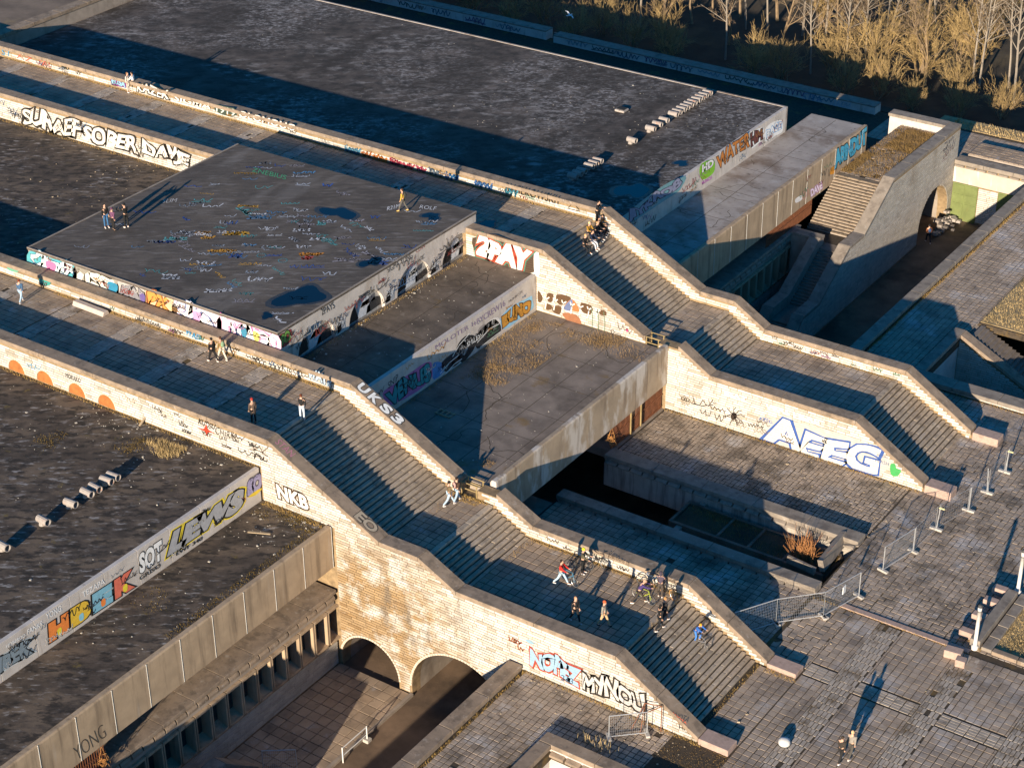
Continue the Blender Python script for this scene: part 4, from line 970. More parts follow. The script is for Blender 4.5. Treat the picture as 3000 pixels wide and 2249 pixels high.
m_gold = mat('dry_grass', (.40, .26, .08), var=.4, scale=2.5, rough=1.0)
m_straw = mat('straw_grass', (.47, .345, .165), var=.35, scale=2.5, rough=1.0)
m_moss = mat('moss', (.16, .105, .02), var=.4, scale=3, rough=1.0)
strips = []
for x0, x1, z in ((-56, -32, 7.95), (-17.5, -7.5, 2.6), (-23, -20.5, 3.92)): strips.append((x0, x1, 7.45, 7.72, z, int((x1-x0)*60)))
for x0, x1, z in ((-92, -32, 8.3), (-17.5, -7.5, 2.68)): strips.append((x0, x1, YB+7.5, YB+7.72, z, int((x1-x0)*45)))
strips += [(-20.6, -2, 28.5, 28.86, 0, 900), (-12.8, -1.5, -.3, -.02, 0, 700), (-56, -31.5, -.3, -.02, 6.74, 900), (-31.2, -26.6, -.5, -.02, 4.51, 500), (-85, -60, 28.5, 28.85, 6.95, 700),
           (-7.4, -7.2, .95, 7.6, 2.6, 160), (-2.4, -2.1, .95, 7.6, 0, 160), (-12.85, -12.6, 38, 79, 0, 1800), (-12.85, -12.65, -12, -.1, 0, 400), (-1.8, .1, 7.2, 7.6, 0, 120), (-8.7, 3, 41.2, 41.5, 0, 300), (-37.1, -36.8, 9, 28.6, 7.18, 400), (-31.25, -30.9, 9, 28.6, 4.43, 500),
           (-17.6, -17.2, .95, 7.6, 2.6, 120), (-2.7, 7.0, 14.85, 15.0, 0, 250), (5.9, 6.8, 15.3, 17, 0, 150), (7.3, 7.5, 15.4, 21.5, .0, 200), (-23.2, -22.6, 1, 7.6, 3.92, 60), (-23.1, -21, 7.0, 7.7, 3.92, 260)]
blades('joint_grass', 'short golden weeds growing along wall feet and paving joints', [(*q[:5], int(q[5]*1.6)) for q in strips], m_gold, 1, h=(.03, .15), w=.012)
blades('terrace_grass', 'tall straw-coloured dry grass patches on the lower terrace', [(-30.6, -27.2, 20.5, 25.2, 4.43, 2300), (-29.8, -27.6, 19.0, 21.4, 4.43, 1800), (-27.5, -24.2, 26.2, 28.7, 4.43, 1700), (-24.5, -21.2, 26.6, 28.7, 4.43, 500), (-31.0, -29, 25, 28, 4.43, 700), (-23.0, -22.3, 10.2, 11.0, 4.43, 160)], mat('tawny_grass', (.31, .20, .085), var=.4, scale=3, rough=1.0), 2, h=(.04, .2), w=.010)
blades('platform_grass', 'brown grass overgrowing the tower platform', [(-26.0, -22.1, 66.6, 78.3, 2.42, 6500), (-25.2, -22.4, 73, 78, 2.42, 5000), (-26.1, -25.2, 66.5, 71.4, 2.42, 2000)], mat('brown_grass', (.23, .145, .05), var=.45, scale=1.2), 3, h=(.05, .26), w=.014)
blades('lawn_grass', 'dead straw lawn beside the stairwell', [(-7.6, 4, 52.6, 70, .02, 16000)], m_straw, 4, h=(.05, .26), w=.018)
blades('lawn_grass', 'dead straw lawn behind the bench wall', [(8.1, 13, 16.3, 26, .06, 9000)], m_straw, 5, h=(.04, .14), w=.014)
blades('roof_moss', 'moss cushions on the lower-left roofs', [(-44.5, -43, -5.5, -3.6, 6.74, 300), (-40.6, -38.9, -3.0, -1.0, 6.74, 500), (-27.2, -26.65, -13, -1, 4.51, 1100), (-31.2, -27, -1.6, -.1, 4.51, 900), (-31.1, -29, -12, -10, 4.51, 150)], m_moss, 6, h=(.02, .08), w=.02)
blades('roof_tuft', 'pale dry tuft on the lower-left roof near the stair wall', [(-38.6, -36.6, -2.2, -1.0, 6.74, 1300)], m_straw, 7, h=(.08, .36), w=.012)
blades('north_strip_grass', 'sunlit grass strip at the north terrace edge', [(-24, -2, 86.4, 88.3, .02, 2600)], m_straw, 8, h=(.1, .35), w=.03)
blades('corner_weeds', 'dark brown weeds on bare soil at the front stair end block', [(-3.0, 1.5, -4, -.2, -.03, 2500)], mat('brown_grass', (.23, .145, .05)), 9, h=(.02, .08), w=.015)
blades('planter_litter', 'dead brown weeds over the planter beds in the light well', [(-13.8, -3.6, 16.3, 20.8, -.93, 2500), (-13.5, -3.8, 18.1, 20.2, -.58, 3500)], mat('brown_grass', (.23, .145, .05)), 12, h=(.04, .2), w=.014)
# ------------------------------------------------------------------ people
SKINNED = []
def skin(name, chains, mt, parent, sub=1):
    """chains: list of (points, radii, links) ; links None = a simple chain. One mesh grown by the Skin modifier."""
    vs, es, rs, roots = [], [], [], []
    for pts, rad, ed in chains:
        n = len(vs); vs += pts; rs += rad; roots.append(n)
        es += [(a+n, b+n) for a, b in (ed or [(i, i+1) for i in range(len(pts)-1)])]
    me = bpy.data.meshes.new(name); me.from_pydata([tuple(v) for v in vs], es, [])
    o = link(name, me, None, parent)
    md = o.modifiers.new('skin', 'SKIN'); md.use_smooth_shade = True
    for i, r in enumerate(rs): me.skin_vertices[0].data[i].radius = (r, r)
    for r in roots: me.skin_vertices[0].data[r].use_root = True
    if sub: s_ = o.modifiers.new('sub', 'SUBSURF'); s_.levels = sub; s_.render_levels = sub
    SKINNED.append((o, mt)); return o
def ball(b, c, r, n=8, m=6, mi=0):
    vs = []; fs = []
    for j in range(m+1):
        t = math.pi*j/m
        for i in range(n):
            a = 2*math.pi*i/n; vs.append((c[0]+r[0]*math.sin(t)*math.cos(a), c[1]+r[1]*math.sin(t)*math.sin(a), c[2]+r[2]*math.cos(t)))
    for j in range(m):
        for i in range(n): k = (i+1) % n; fs.append((j*n+i, j*n+k, (j+1)*n+k, (j+1)*n+i))
    b.add(vs, fs, mi)
CLO = {}
def cloth(c):
    k = 'cloth_'+(c if isinstance(c, str) else '%02x%02x%02x' % tuple(int(x*255) for x in c))
    return mat(k, c, var=.12, scale=6, detail=2, rough=.9)
m_skin = plain('skin', (.55, .33, .23), .6)
def person(loc, face, label, top='202428', bot='23262c', shoe='d8d8d8', hair='1c1512', lean=0.0, legs=((.12, .0), (-.12, .08)), arms=((.1, .25), (-.1, .25)), hgt=1.72, sit=False, hat=None, coat=0.0, bag=None, hood=False, scarf=None, group=None, sides=(.10, .10), prop=None, bald=False):
    """face = heading in degrees (0 = +X). legs: (hip swing, knee bend) left/right; arms: (shoulder swing, elbow bend)"""
    T = thing('person', loc, label, 'person', group, rz=math.radians(face)); T['_local'] = 1
    k = hgt/1.74
    hipz = .92
    J = {}
    P0 = Vector((0, 0, hipz))
    def sw(p, L, a, y=0): return p+Vector((L*math.sin(a), y, -L*math.cos(a)))
    for s, i in ((1, 0), (-1, 1)):
        a, kn = legs[i]
        h = P0+Vector((0, .095*s, -.03)); K = sw(h, .43, a, .015*s); A = sw(K, .42, a-kn, 0)
        J['h%d' % i], J['k%d' % i], J['a%d' % i] = h, K, A
        J['t%d' % i] = A+Vector((.17*math.cos(a-kn if abs(a-kn) < .5 else 0), .02*s, -.055-.05*math.sin(max(0, -(a-kn)))*0))
    up = Vector((math.sin(lean), 0, math.cos(lean)))
    J['sp'] = P0+up*.18; J['ch'] = P0+up*.40; J['nk'] = P0+up*.55; J['hd'] = P0+up*.71+Vector((.03, 0, 0))
    for s, i in ((1, 0), (-1, 1)):
        a, el = arms[i]; a2 = a+lean*.5
        S = J['ch']+up*.08+Vector((0, .19*s, 0)); E = S+Vector((.28*math.sin(a2), .28*sides[i]*s, -.28*math.cos(a2))); W = E+Vector((.25*math.sin(a2+el), -.02*s, -.25*math.cos(a2+el)))
        J['s%d' % i], J['e%d' % i], J['w%d' % i] = S, E, W
        J['f%d' % i] = (W-E).normalized()
    zmin = min(J['t0'].z, J['t1'].z, J['a0'].z-.06, J['a1'].z-.06)-.025
    if sit: zmin = P0.z-.10
    for q in J:
        if q[0] != 'f': J[q] = (J[q]-Vector((0, 0, zmin)))*k
    pz = (P0-Vector((0, 0, zmin)))*k
    def ch(keys, rad): return ([J[q] if isinstance(q, str) else q for q in keys], [r*k for r in rad], None)
    # body: torso, limbs, neck, head, hands with fingers
    pts = [pz, J['sp'], J['ch'], J['nk'], J['hd']-Vector((.02, 0, .05))*k]
    rad = [.115, .11, .12, .055, .07]; ed = [(0, 1), (1, 2), (2, 3), (3, 4)]
    for i in (0, 1):
        n = len(pts); pts += [J['h%d' % i], J['k%d' % i], J['a%d' % i], J['t%d' % i]]; rad += [.085, .055, .04, .035]; ed += [(0, n), (n, n+1), (n+1, n+2), (n+2, n+3)]
        n = len(pts); pts += [J['s%d' % i], J['e%d' % i], J['w%d' % i], J['w%d' % i]+J['f%d' % i]*.07*k]; rad += [.055, .042, .03, .035]; ed += [(2, n), (n, n+1), (n+1, n+2), (n+2, n+3)]
    chains = [(pts, [r*k for r in rad], ed)]
    for i, s in ((0, 1), (1, -1)):
        f = J['f%d' % i]; palm = J['w%d' % i]+f*.06*k; side = Vector((.6, .5*s, .2)).normalized(); side = (side-f*side.dot(f)).normalized()
        curl = f.cross(side)*s
        for q, (o_, L) in enumerate(((-.024, .065), (-.008, .075), (.008, .072), (.024, .058))):
            b0 = palm+side*o_*k+f*.02*k; b1 = b0+f*L*.55*k; b2 = b1+(f*.7+curl*.5)*L*.5*k
            chains.append(([b0, b1, b2], [.009*k, .0085*k, .007*k], None))
        b0 = palm+side*.03*k-f*.02*k; chains.append(([b0, b0+(side*.8+f*.6)*.035*k, b0+(side*.7+f*1.4)*.05*k], [.011*k, .010*k, .008*k], None))
    body = skin('body', chains, m_skin, T, sub=1)
    hb = MB(); H = J['hd']+Vector((0, 0, .0))
    ball(hb, H, (.098*k, .078*k, .118*k), 12, 9); ball(hb, H+Vector((.10, 0, -.01))*k, (.02*k, .014*k, .022*k), 6, 4)
    ball(hb, H+Vector((.05, 0, -.09))*k, (.045*k, .04*k, .035*k), 8, 5)
    for s in (1, -1): ball(hb, H+Vector((0, .08*s, -.01))*k, (.018*k, .012*k, .03*k), 6, 4)
    hd = hb.build('head', m_skin, None, smooth=True); hd.parent = T
    fe = MB()
    for s in (1, -1): ball(fe, H+Vector((.088, .032*s, .012))*k, (.012*k, .014*k, .010*k), 6, 4)
    ball(fe, H+Vector((.093, 0, -.055))*k, (.008*k, .026*k, .006*k), 6, 4)
    e = fe.build('face_features', plain('dark_features', (.06, .03, .03)), None); e.parent = hd
    # clothes
    jp = [pz+Vector((0, 0, .0)), J['sp'], J['ch'], J['nk']-up*.03*k]; jr = [.135+coat*.02, .135, .15, .075]; je = [(0, 1), (1, 2), (2, 3)]
    if coat:
        jp.append(pz-Vector((0, 0, coat*k))); jr.append(.15); je.append((0, 4))
    for i in (0, 1):
        n = len(jp); jp += [J['s%d' % i], J['e%d' % i], J['w%d' % i]-J['f%d' % i]*.02*k]; jr += [.075, .06, .045]; je += [(2, n), (n, n+1), (n+1, n+2)]
    skin('jacket', [(jp, [r*k for r in jr], je)], cloth(top), T)
    tp = [pz+Vector((0, 0, .03))]; tr = [.128]; te = []
    for i in (0, 1):
        n = len(tp); tp += [J['h%d' % i], J['k%d' % i], J['a%d' % i]+Vector((0, 0, .03))*k]; tr += [.10, .07, .058]; te += [(0, n), (n, n+1), (n+1, n+2)]
    skin('trousers', [(tp, [r*k for r in tr], te)], cloth(bot), T)
    for i in (0, 1):
        skin('shoe', [([J['a%d' % i]-Vector((.04, 0, .03))*k, J['t%d' % i]+Vector((.02, 0, .0))*k], [.05*k, .042*k], None)], cloth(shoe), T)
    hr = MB()
    if hat:
        ball(hr, H+Vector((-.01, 0, .035))*k, (.112*k, .098*k, .105*k), 10, 6); h = hr.build('hat', cloth(hat), None, smooth=True)
    else:
        ball(hr, H+Vector((-.025, 0, .028))*k, (.1*k, .09*k, .11*k), 10, 6)
        if hood: ball(hr, H+Vector((-.06, 0, -.08))*k, (.08*k, .09*k, .12*k), 8, 6)
        h = hr.build('hair', cloth(hair), None, smooth=True)
    h.parent = T
    if bag:
        bb = MB(); c = J['ch']-Vector((.19, 0, .06))*k; ball(bb, c, (.10*k, .15*k, .22*k), 10, 6); o = bb.build('backpack', cloth(bag), None, smooth=True); o.parent = T
    return T
STAND = ((.03, .0), (-.03, .02)); WALK = ((.38, .12), (-.32, .22)); STRIDE = ((.5, .1), (-.42, .3)); SIT = ((1.35, 1.15), (1.25, 1.05))
def P2(n, a, b, z): q = cr(n, a, b, z=z); return (q[0], q[1], z)
WZA, WZB = 7.95, 8.30
person(P2(1, 835, 600, WZB), 10, 'person in a long pale coat by the rear walkway parapet', top='cfc6ba', bot='b9b0a4', coat=.45, hair='7a5a38', legs=STAND)
person(P2(1, 868, 597, WZB), 190, 'person in a dark vest with white sleeves facing the pale coat', top='e4e6ea', bot='14161a', hair='15110e', legs=STAND, arms=((.5, .9), (.5, .9)))
person(P2(1, 692, 1475, 9.96), -20, 'person in black jacket and blue jeans on the raised roof, left of three', top='15171a', bot='34618c', legs=STAND, hgt=1.75)
person(P2(1, 738, 1493, 9.96), 80, 'person in a purple padded jacket on the raised roof', top='6a4260', bot='1c1a1c', shoe='202020', hat='5a3650', legs=STAND, hgt=1.68)
person(P2(1, 822, 1475, 9.96), 170, 'person in black holding a camera rig on the raised roof', top='121416', bot='16181a', hat='101010', legs=STAND, arms=((.9, 1.2), (.9, 1.2)), hgt=1.8)
person(P2(2, 400, 1368, 9.96), 200, 'walker in a yellow jacket with backpack crossing the raised roof', top='caa03c', bot='55524c', shoe='c9a24a', hair='3a2416', bag='3a3a34', legs=WALK)
g = 'people sitting at the top of the rear stairs'
for (a, b, dz, fc, kw) in ((1575, 1590, 0, -15, dict(label='seated person in black with an orange phone, front of the stair group', top='141518', bot='17191c', hair='caa060')), (1618, 1565, .0, 0, dict(label='seated person in dark blue jacket and pale trousers on the stairs', top='1b2742', bot='c4c6cc', hair='2a1c12')),
        (1600, 1510, .15, -10, dict(label='seated person with blond hair and mustard scarf on the stairs', top='9a7428', bot='20242c', hair='d8c28a')), (1650, 1508, .15, 5, dict(label='seated person in black coat with pale collar on the stairs', top='1a1a1e', bot='27303e', hair='b08a60')),
        (1690, 1470, .1, 0, dict(label='seated bald person in black coat high on the stairs', top='121214', bot='1b2230', hair='b98a6c')), (1715, 1440, .15, 10, dict(label='seated person in tan fur-trimmed jacket by the stair parapet', top='7d5f36', bot='17171a', hair='20160f')),
        (1712, 1418, .25, 15, dict(label='person in black standing behind the seated stair group', top='101216', bot='121418', hair='14100c', legs=STAND, sit=False))):
    q = P2(2, a, b, WZB-.30+dz); q = (q[0], {1690: 35.78, 1715: 36.25, 1712: 36.15}.get(a, q[1]), q[2]+(.12 if a == 1712 else 0))
    kw = dict(kw); lab = kw.pop('label'); st = kw.pop('sit', True); lg = kw.pop('legs', SIT)
    person((q[0], q[1], q[2]), fc, lab, legs=lg, sit=st, arms=((.6, .9), (.5, 1.0)), lean=.12, group=g, **kw)
person(P2(4, 142, 300, WZA), 100, 'walker in denim jacket and light jeans at the left edge of the front walkway', top='3f5f80', bot='9fb8cc', hair='7a3a1c', legs=WALK, shoe='c8ccd0')
person(P2(4, 1382, 685, WZA), 175, 'walker all in black on the front walkway', top='141316', bot='1a181a', hair='120d0b', legs=WALK, coat=.18)
person(P2(4, 1440, 678, WZA), 175, 'walker in tan jacket with green backpack and cream trousers', top='8d7448', bot='d5c8b4', hair='4a3020', bag='7d9a7c', legs=WALK)
person(P2(4, 1645, 1085, WZA), 165, 'person with a red hat and dark brown coat near the stair top', top='5a4a40', bot='1b1a1a', hat='9a2c26', legs=STAND, shoe='1c1c1c', coat=.1)
person(P2(4, 1960, 1060, WZA), 120, 'person in black jacket and pale jeans reaching out at the stair top', top='191a1c', bot='c7d0d8', hair='5a2c16', legs=STAND, arms=((1.0, .2), (.1, .2)))
person(P2(5, 700, 1612, 3.93), 60, 'walker in patterned varsity jacket and light jeans leaving the stairs', top='6a5a42', bot='a6bdd0', hat='181414', legs=STRIDE)
person(P2(5, 750, 1590, 3.93), 75, 'walker in brown hooded jacket and blue jeans by the guard rail', top='3c2a22', bot='9ab2c6', hair='2a1a12', bag='b08a84', legs=WALK)
LZ = 2.61
person(P2(8, 1425, 468, LZ), 15, 'walker in a red jacket and light jeans pushing a bicycle', top='c22a22', bot='a8c2d2', hair='2a1a12', legs=STRIDE, arms=((.7, .4), (.7, .4)))
person(P2(8, 1565, 398, LZ), 20, 'cyclist in dark clothes with a yellow helmet by the parapet', top='54503f', bot='141518', hat='d0d22a', legs=STAND, arms=((.7, .5), (.6, .5)))
person(P2(8, 1515, 712, LZ), -20, 'walker in black jacket over red shorts in the landing shadow', top='16181c', bot='15171b', hair='a07a5c', legs=WALK, coat=.0)
person(P2(8, 1700, 738, LZ), 10, 'walker in grey coat with an orange hat and beige trousers', top='8f8b80', bot='c8a47a', hat='c05a34', legs=WALK, coat=.18, shoe='1c1c22')
person(P2(8, 1925, 590, LZ), 35, 'person in purple jacket bending over a bicycle on the landing', top='43346a', bot='3b332e', hair='b0907a', legs=STRIDE, lean=.45, arms=((.9, .3), (.9, .3)), shoe='e6e2da')
person(P2(8, 2065, 553, LZ), 100, 'person in grey-violet hooded jacket among the bicycles', top='4a4252', bot='4a423c', hair='3f3846', hood=True, legs=STAND, arms=((.6, .4), (.6, .4)))
person(P2(8, 2062, 765, LZ-.15), 60, 'person in black hooded coat at the head of the last stair flight', top='121316', bot='15171b', hair='15130f', hood=True, legs=WALK)
person(P2(8, 2092, 715, LZ-.1), 60, 'person in dark jacket with a white scarf beside the black-hooded one', top='1c1c20', bot='1a1a1e', hair='a87c4c', legs=WALK, scarf='dddddd')
person(P2(9, 1020, 1618, .02), 80, 'person in dark brown jacket on the plaza, lower of the pair', top='352f2a', bot='1e1c1c', hair='3a3026', shoe='e4e8f2', legs=WALK)
person(P2(9, 1085, 1590, .02), 80, 'person in grey jacket on the plaza, upper of the pair', top='8b847c', bot='4a4642', hair='caa880', legs=WALK, hgt=1.8)
q = cr(3, 1588, 1572, z=-5.4); person((q[0], q[1], -5.41), 130, 'person in orange jacket carrying a blue bag in the sunken road', top='7a4a30', bot='16202c', shoe='dce4ee', hair='1c1c24', bag='2c4468', legs=WALK)
# ------------------------------------------------------------------ bicycles
m_tyre = plain('tyre_rubber', (.03, .03, .03), .9); m_rim = plain('rim_alloy', (.45, .45, .44), .35, .7)
def ring(b, c, R, r, n=24, m=6):
    vs = []; fs = []
    for i in range(n):
        t = 2*math.pi*i/n
        for j in range(m):
            a = 2*math.pi*j/m; q = R+r*math.cos(a); vs.append((c[0]+q*math.cos(t), c[1]+r*math.sin(a), c[2]+q*math.sin(t)))
    for i in range(n):
        for j in range(m): fs.append((i*m+j, ((i+1) % n)*m+j, ((i+1) % n)*m+(j+1) % m, i*m+(j+1) % m))
    b.add(vs, fs)
def bicycle(loc, face, label, frame, k=1.0, roll=0.0, tyre=None, pitch=0.0):
    T = thing('bicycle', loc, label, 'bicycle', 'bicycles on the stairs landing', rz=math.radians(face)); T['_local'] = 1
    T.rotation_euler = (roll, pitch, math.radians(face)); T.scale = (k, k, k)
    fm = mat('frame_'+frame, frame, var=.1, rough=.4)
    R = .34; A = (-.52, 0, R); F = (.54, 0, R)
    for c in (A, F):
        w_ = MB(); ring(w_, c, R-.045, .012, 24, 4)
        for i in range(14): t = 2*math.pi*i/14; w_.tube(c, (c[0]+(R-.05)*math.cos(t), 0, c[2]+(R-.05)*math.sin(t)), .003, n=3, caps=False)
        w_.tube((c[0], -.04, c[2]), (c[0], .04, c[2]), .025)
        wh = w_.build('wheel', m_rim, T)
        ty = MB(); ring(ty, c, R-.02, .022, 24, 6); o = ty.build('tyre', tyre or m_tyre, None, smooth=True); o.parent = wh
    BB = (-.08, 0, .30); ST = (-.22, 0, .82); HT = (.36, 0, .88); HB = (.40, 0, .72)
    b = MB()
    for p, q, r in ((BB, ST, .018), (ST, HT, .018), (BB, HB, .022), (HT, HB, .022), (HB, (F[0], .05, F[2]), .012), (HB, (F[0], -.05, F[2]), .012), (A, BB, .011), (A, ST, .010)): b.tube(p, q, r, n=6)
    b.build('frame', fm, T)
    MB().tube(HT, (.33, 0, .98), .014).tube((.36, -.27, 1.0), (.33, 0, .98), .012).tube((.33, 0, .98), (.36, .27, 1.0), .012).build('handlebar', plain('black_steel', (.03, .03, .03), .4), T)
    s_ = MB().tube(ST, (-.245, 0, .93), .013); ball(s_, (-.25, 0, .95), (.13, .07, .03), 8, 5); s_.build('saddle', plain('black_steel', (.03, .03, .03), .4), T)
    c_ = MB(); ring(c_, (BB[0], .04, BB[2]), .09, .008, 16, 4); c_.tube((BB[0], .06, BB[2]), (BB[0]+.12, .06, BB[2]-.12), .01).tube((BB[0], -.06, BB[2]), (BB[0]-.12, -.06, BB[2]+.12), .01); c_.build('crank', plain('black_steel', (.03, .03, .03)), T)
    return T
q = cr(8, 1470, 460, z=LZ); bicycle((q[0], q[1], LZ), -15, 'bicycle pushed by the walker in the red jacket', '3a7a9a')
q = cr(8, 1540, 375, z=LZ); bicycle((q[0], q[1], LZ), 25, 'dark bicycle held by the cyclist with the yellow helmet', '1c1c1e')
q = cr(8, 1640, 360, z=LZ); bicycle((q[0], q[1]+.25, LZ), -12, 'bicycle leaning on the parapet behind the yellow helmet', '2a2a2c', roll=-.2)
q = cr(8, 1950, 585, z=LZ); bicycle((q[0], q[1]+.1, LZ), -8, 'yellow-green bicycle beside the purple jacket', 'a8b43c')
q = cr(8, 2000, 480, z=LZ); bicycle((q[0], q[1], LZ), 15, 'blue bicycle against the landing parapet', '31537a', roll=-.15)
q = cr(8, 2110, 540, z=LZ); bicycle((q[0], q[1], LZ), -20, 'bicycle with orange tyre rims at the stair head', '282828', tyre=plain('orange_tyre', (.50, .24, .06)))
# child cyclist on the last flight
q = cr(9, 95, 850, z=1.3)
bicycle((q[0], q[1], 1.23), -12, 'small bicycle ridden down the last stair flight', '8c8c90', k=.85, pitch=.42)
person((q[0]-.1, q[1], 1.42), -12, 'child in blue suit and yellow-orange helmet riding down the stairs', top='2b63b4', bot='3f7ac8', hat='d89a28', hgt=1.4, legs=((.9, 1.2), (.3, .6)), lean=.5, arms=((1.0, .2), (1.0, .2)), shoe='303030')
# ------------------------------------------------------------------ camera rig, gull
q = P2(1, 795, 1480, 9.96)
T = thing('camera_rig', (q[0]-.15, q[1]+.1, 11.3), 'black film camera held at shoulder height on the raised roof', 'camera')
MB().box(q[0]-.45, q[0]-.05, q[1], q[1]+.18, 11.2, 11.42).build('camera_body', plain('black_steel', (.03, .03, .03)), T, bevel=.02)
MB().tube((q[0]-.45, q[1]+.09, 11.31), (q[0]-.62, q[1]+.09, 11.31), .06, .075, n=10).build('lens', plain('black_steel', (.03, .03, .03)), T)
gl = at(1669, 45, y=88.0)
T = thing('gull', gl, 'white gull flying in front of the dark wood', 'bird'); T['_local'] = 1
b = MB(); ball(b, (0, 0, 0), (.24, .09, .09), 10, 6); ball(b, (.25, 0, .05), (.09, .06, .06), 8, 5); b.add([(-.2, -.04, 0), (-.2, .04, 0), (-.42, .09, .01), (-.42, -.09, .01)], [(0, 1, 2, 3)])
b.build('body', plain('gull_white', (.80, .80, .82)), T, smooth=True)
for s in (1, -1):
    MB().add([(.1, .05*s, .03), (-.1, .05*s, .03), (-.12, .4*s, .17), (.06, .42*s, .18), (-.1, .72*s, .08), (-.03, .74*s, .08)], [(0, 1, 2, 3), (3, 2, 4, 5)]).build('wing', MATS['gull_white'], T)
T.rotation_euler = (.3, 0, 1.2)
# ------------------------------------------------------------------ bare trees
def tree_mesh(seed, height, r0, levels, kids, spread, twig, ratio=.62, droop=0.0, start=.25, curve=.12, fan=0):
    """returns (trunk segments, crown segments) as arrays of (p,q,rp,rq)"""
    rnd = random.Random(seed); segs = [[], []]
    def grow(p, d, L, r, lv):
        n = 4 if lv == 0 else (3 if lv < levels else 2)
        pts = [p]; dirs = []
        for i in range(n):
            d = (d+Vector((rnd.gauss(0, curve), rnd.gauss(0, curve), rnd.gauss(0, curve*.6)+.05-droop*lv*.06))).normalized()
            q = pts[-1]+d*(L/n); ra = max(r*(1-.65*i/n), twig); rb = max(r*(1-.65*(i+1)/n), twig*.8)
            segs[0 if lv <= 1 else 1].append((pts[-1], q, ra, rb)); pts.append(q); dirs.append(d)
        if lv >= levels: return
        m_ = kids[lv]
        for j in range(m_):
            t = start+(1-start)*(j+rnd.random())/m_ if lv == 0 else rnd.uniform(.2, 1.0)
            i = min(n-1, int(t*n)); b0 = pts[i].lerp(pts[i+1], t*n-i); d0 = dirs[i]
            az = rnd.uniform(0, 6.283); a = spread*rnd.uniform(.6, 1.25); o1 = d0.orthogonal().normalized(); o2 = d0.cross(o1)
            nd = (d0*math.cos(a)+(o1*math.cos(az)+o2*math.sin(az))*math.sin(a)).normalized()
            grow(b0, nd, L*ratio*rnd.uniform(.65, 1.1)*(1.15-.45*t if lv == 0 else 1), max(r*(1-.6*t)*.55, twig), lv+1)
    if fan:
        for i in range(fan):
            az = 6.283*i/fan+rnd.uniform(-.3, .3); a = rnd.uniform(.05, .75)
            grow(Vector((rnd.gauss(0, .25), rnd.gauss(0, .25), 0)), Vector((math.sin(a)*math.cos(az), math.sin(a)*math.sin(az), math.cos(a))), height*rnd.uniform(.7, 1), r0, 1)
    else: grow(Vector((0, 0, -.3)), Vector((rnd.gauss(0, .04), rnd.gauss(0, .04), 1)).normalized(), height, r0, 0)
    return segs
def seg_mesh(name, segs, n=3):
    P = np.array([list(s[0])+list(s[1]) for s in segs]); r = np.array([s[2:] for s in segs]); N = len(P)
    a, b = P[:, :3], P[:, 3:]; d = b-a; d /= np.linalg.norm(d, axis=1)[:, None]+1e-9
    ref = np.where(np.abs(d[:, 2:3]) < .9, np.array([[0, 0, 1.]]), np.array([[1., 0, 0]])); u = np.cross(d, ref); u /= np.linalg.norm(u, axis=1)[:, None]; v = np.cross(d, u)
    t = np.arange(n)*2*math.pi/n
    off = u[:, None]*np.cos(t)[None, :, None]+v[:, None]*np.sin(t)[None, :, None]
    V = np.concatenate([a[:, None]+off*r[:, 0][:, None, None], b[:, None]+off*r[:, 1][:, None, None]], 1).reshape(-1, 3)
    base = (np.arange(N)*2*n)[:, None]
    F = np.concatenate([np.stack([base[:, 0]+i, base[:, 0]+(i+1) % n, base[:, 0]+n+(i+1) % n, base[:, 0]+n+i], 1) for i in range(n)])
    me = bpy.data.meshes.new(name); me.from_pydata(V.tolist(), [], F.tolist()); return me
m_birch = mat('birch_bark', (.27, .23, .185), var=.15, scale=2, patches=[((.06, .05, .04), 6, .60, .66, (1, 1, 4), .9)])
m_bark = mat('brown_bark', (.24, .17, .10), var=.3, scale=3); m_twig = mat('golden_twig', (.36, .25, .105), var=.3, scale=.6, rough=.9); m_twig2 = mat('brown_twig', (.19, .135, .085), var=.3, scale=.6, rough=.9)
KINDS = {}
KINDS['willow'] = [tree_mesh(s, 5.0, .085, 4, [0, 8, 6, 4], .6, .0095, ratio=.5, fan=9, curve=.15) for s in (1, 2, 11)]
KINDS['birch'] = [tree_mesh(s, 13, .115, 3, [24, 9, 6], .8, .010, ratio=.25, start=.35, curve=.05, droop=.5) for s in (3, 4)]
KINDS['tree'] = [tree_mesh(s, 9.0, .15, 4, [11, 6, 5, 4], .7, .010, ratio=.46, start=.2) for s in (5, 6, 7)]
KINDS['shrub'] = [tree_mesh(s, 2.6, .028, 3, [0, 8, 6], .6, .008, ratio=.5, fan=16, curve=.12) for s in (8, 9)]
TM = {k: [(seg_mesh('trunk', s[0], 5), seg_mesh('crown', s[1], 3)) for s in v] for k, v in KINDS.items()}
MT = {'willow': (m_bark, m_twig), 'birch': (m_birch, m_twig2), 'tree': (m_bark, m_twig2), 'shrub': (m_bark, m_twig)}
for k, v in TM.items():
    for a, b in v: a.materials.append(MT[k][0]); b.materials.append(MT[k][1])
def plant(kind, x, y, z, s, label, group, var=None, rz=None):
    T = thing({'willow': 'willow_bush', 'birch': 'birch_tree', 'tree': 'bare_tree', 'shrub': 'bare_shrub'}[kind], (x, y, z), label, 'shrub' if kind == 'shrub' else 'tree', group, rz=random.uniform(0, 6.28) if rz is None else rz)
    T['_local'] = 1; T.scale = (s, s, s*random.uniform(.92, 1.08))
    a, b = TM[kind][random.randrange(len(TM[kind])) if var is None else var]
    for n, me in (('trunk', a), ('crown', b)): o = bpy.data.objects.new(n, me); COL.objects.link(o); o.parent = T
    return T
GB = -3.15
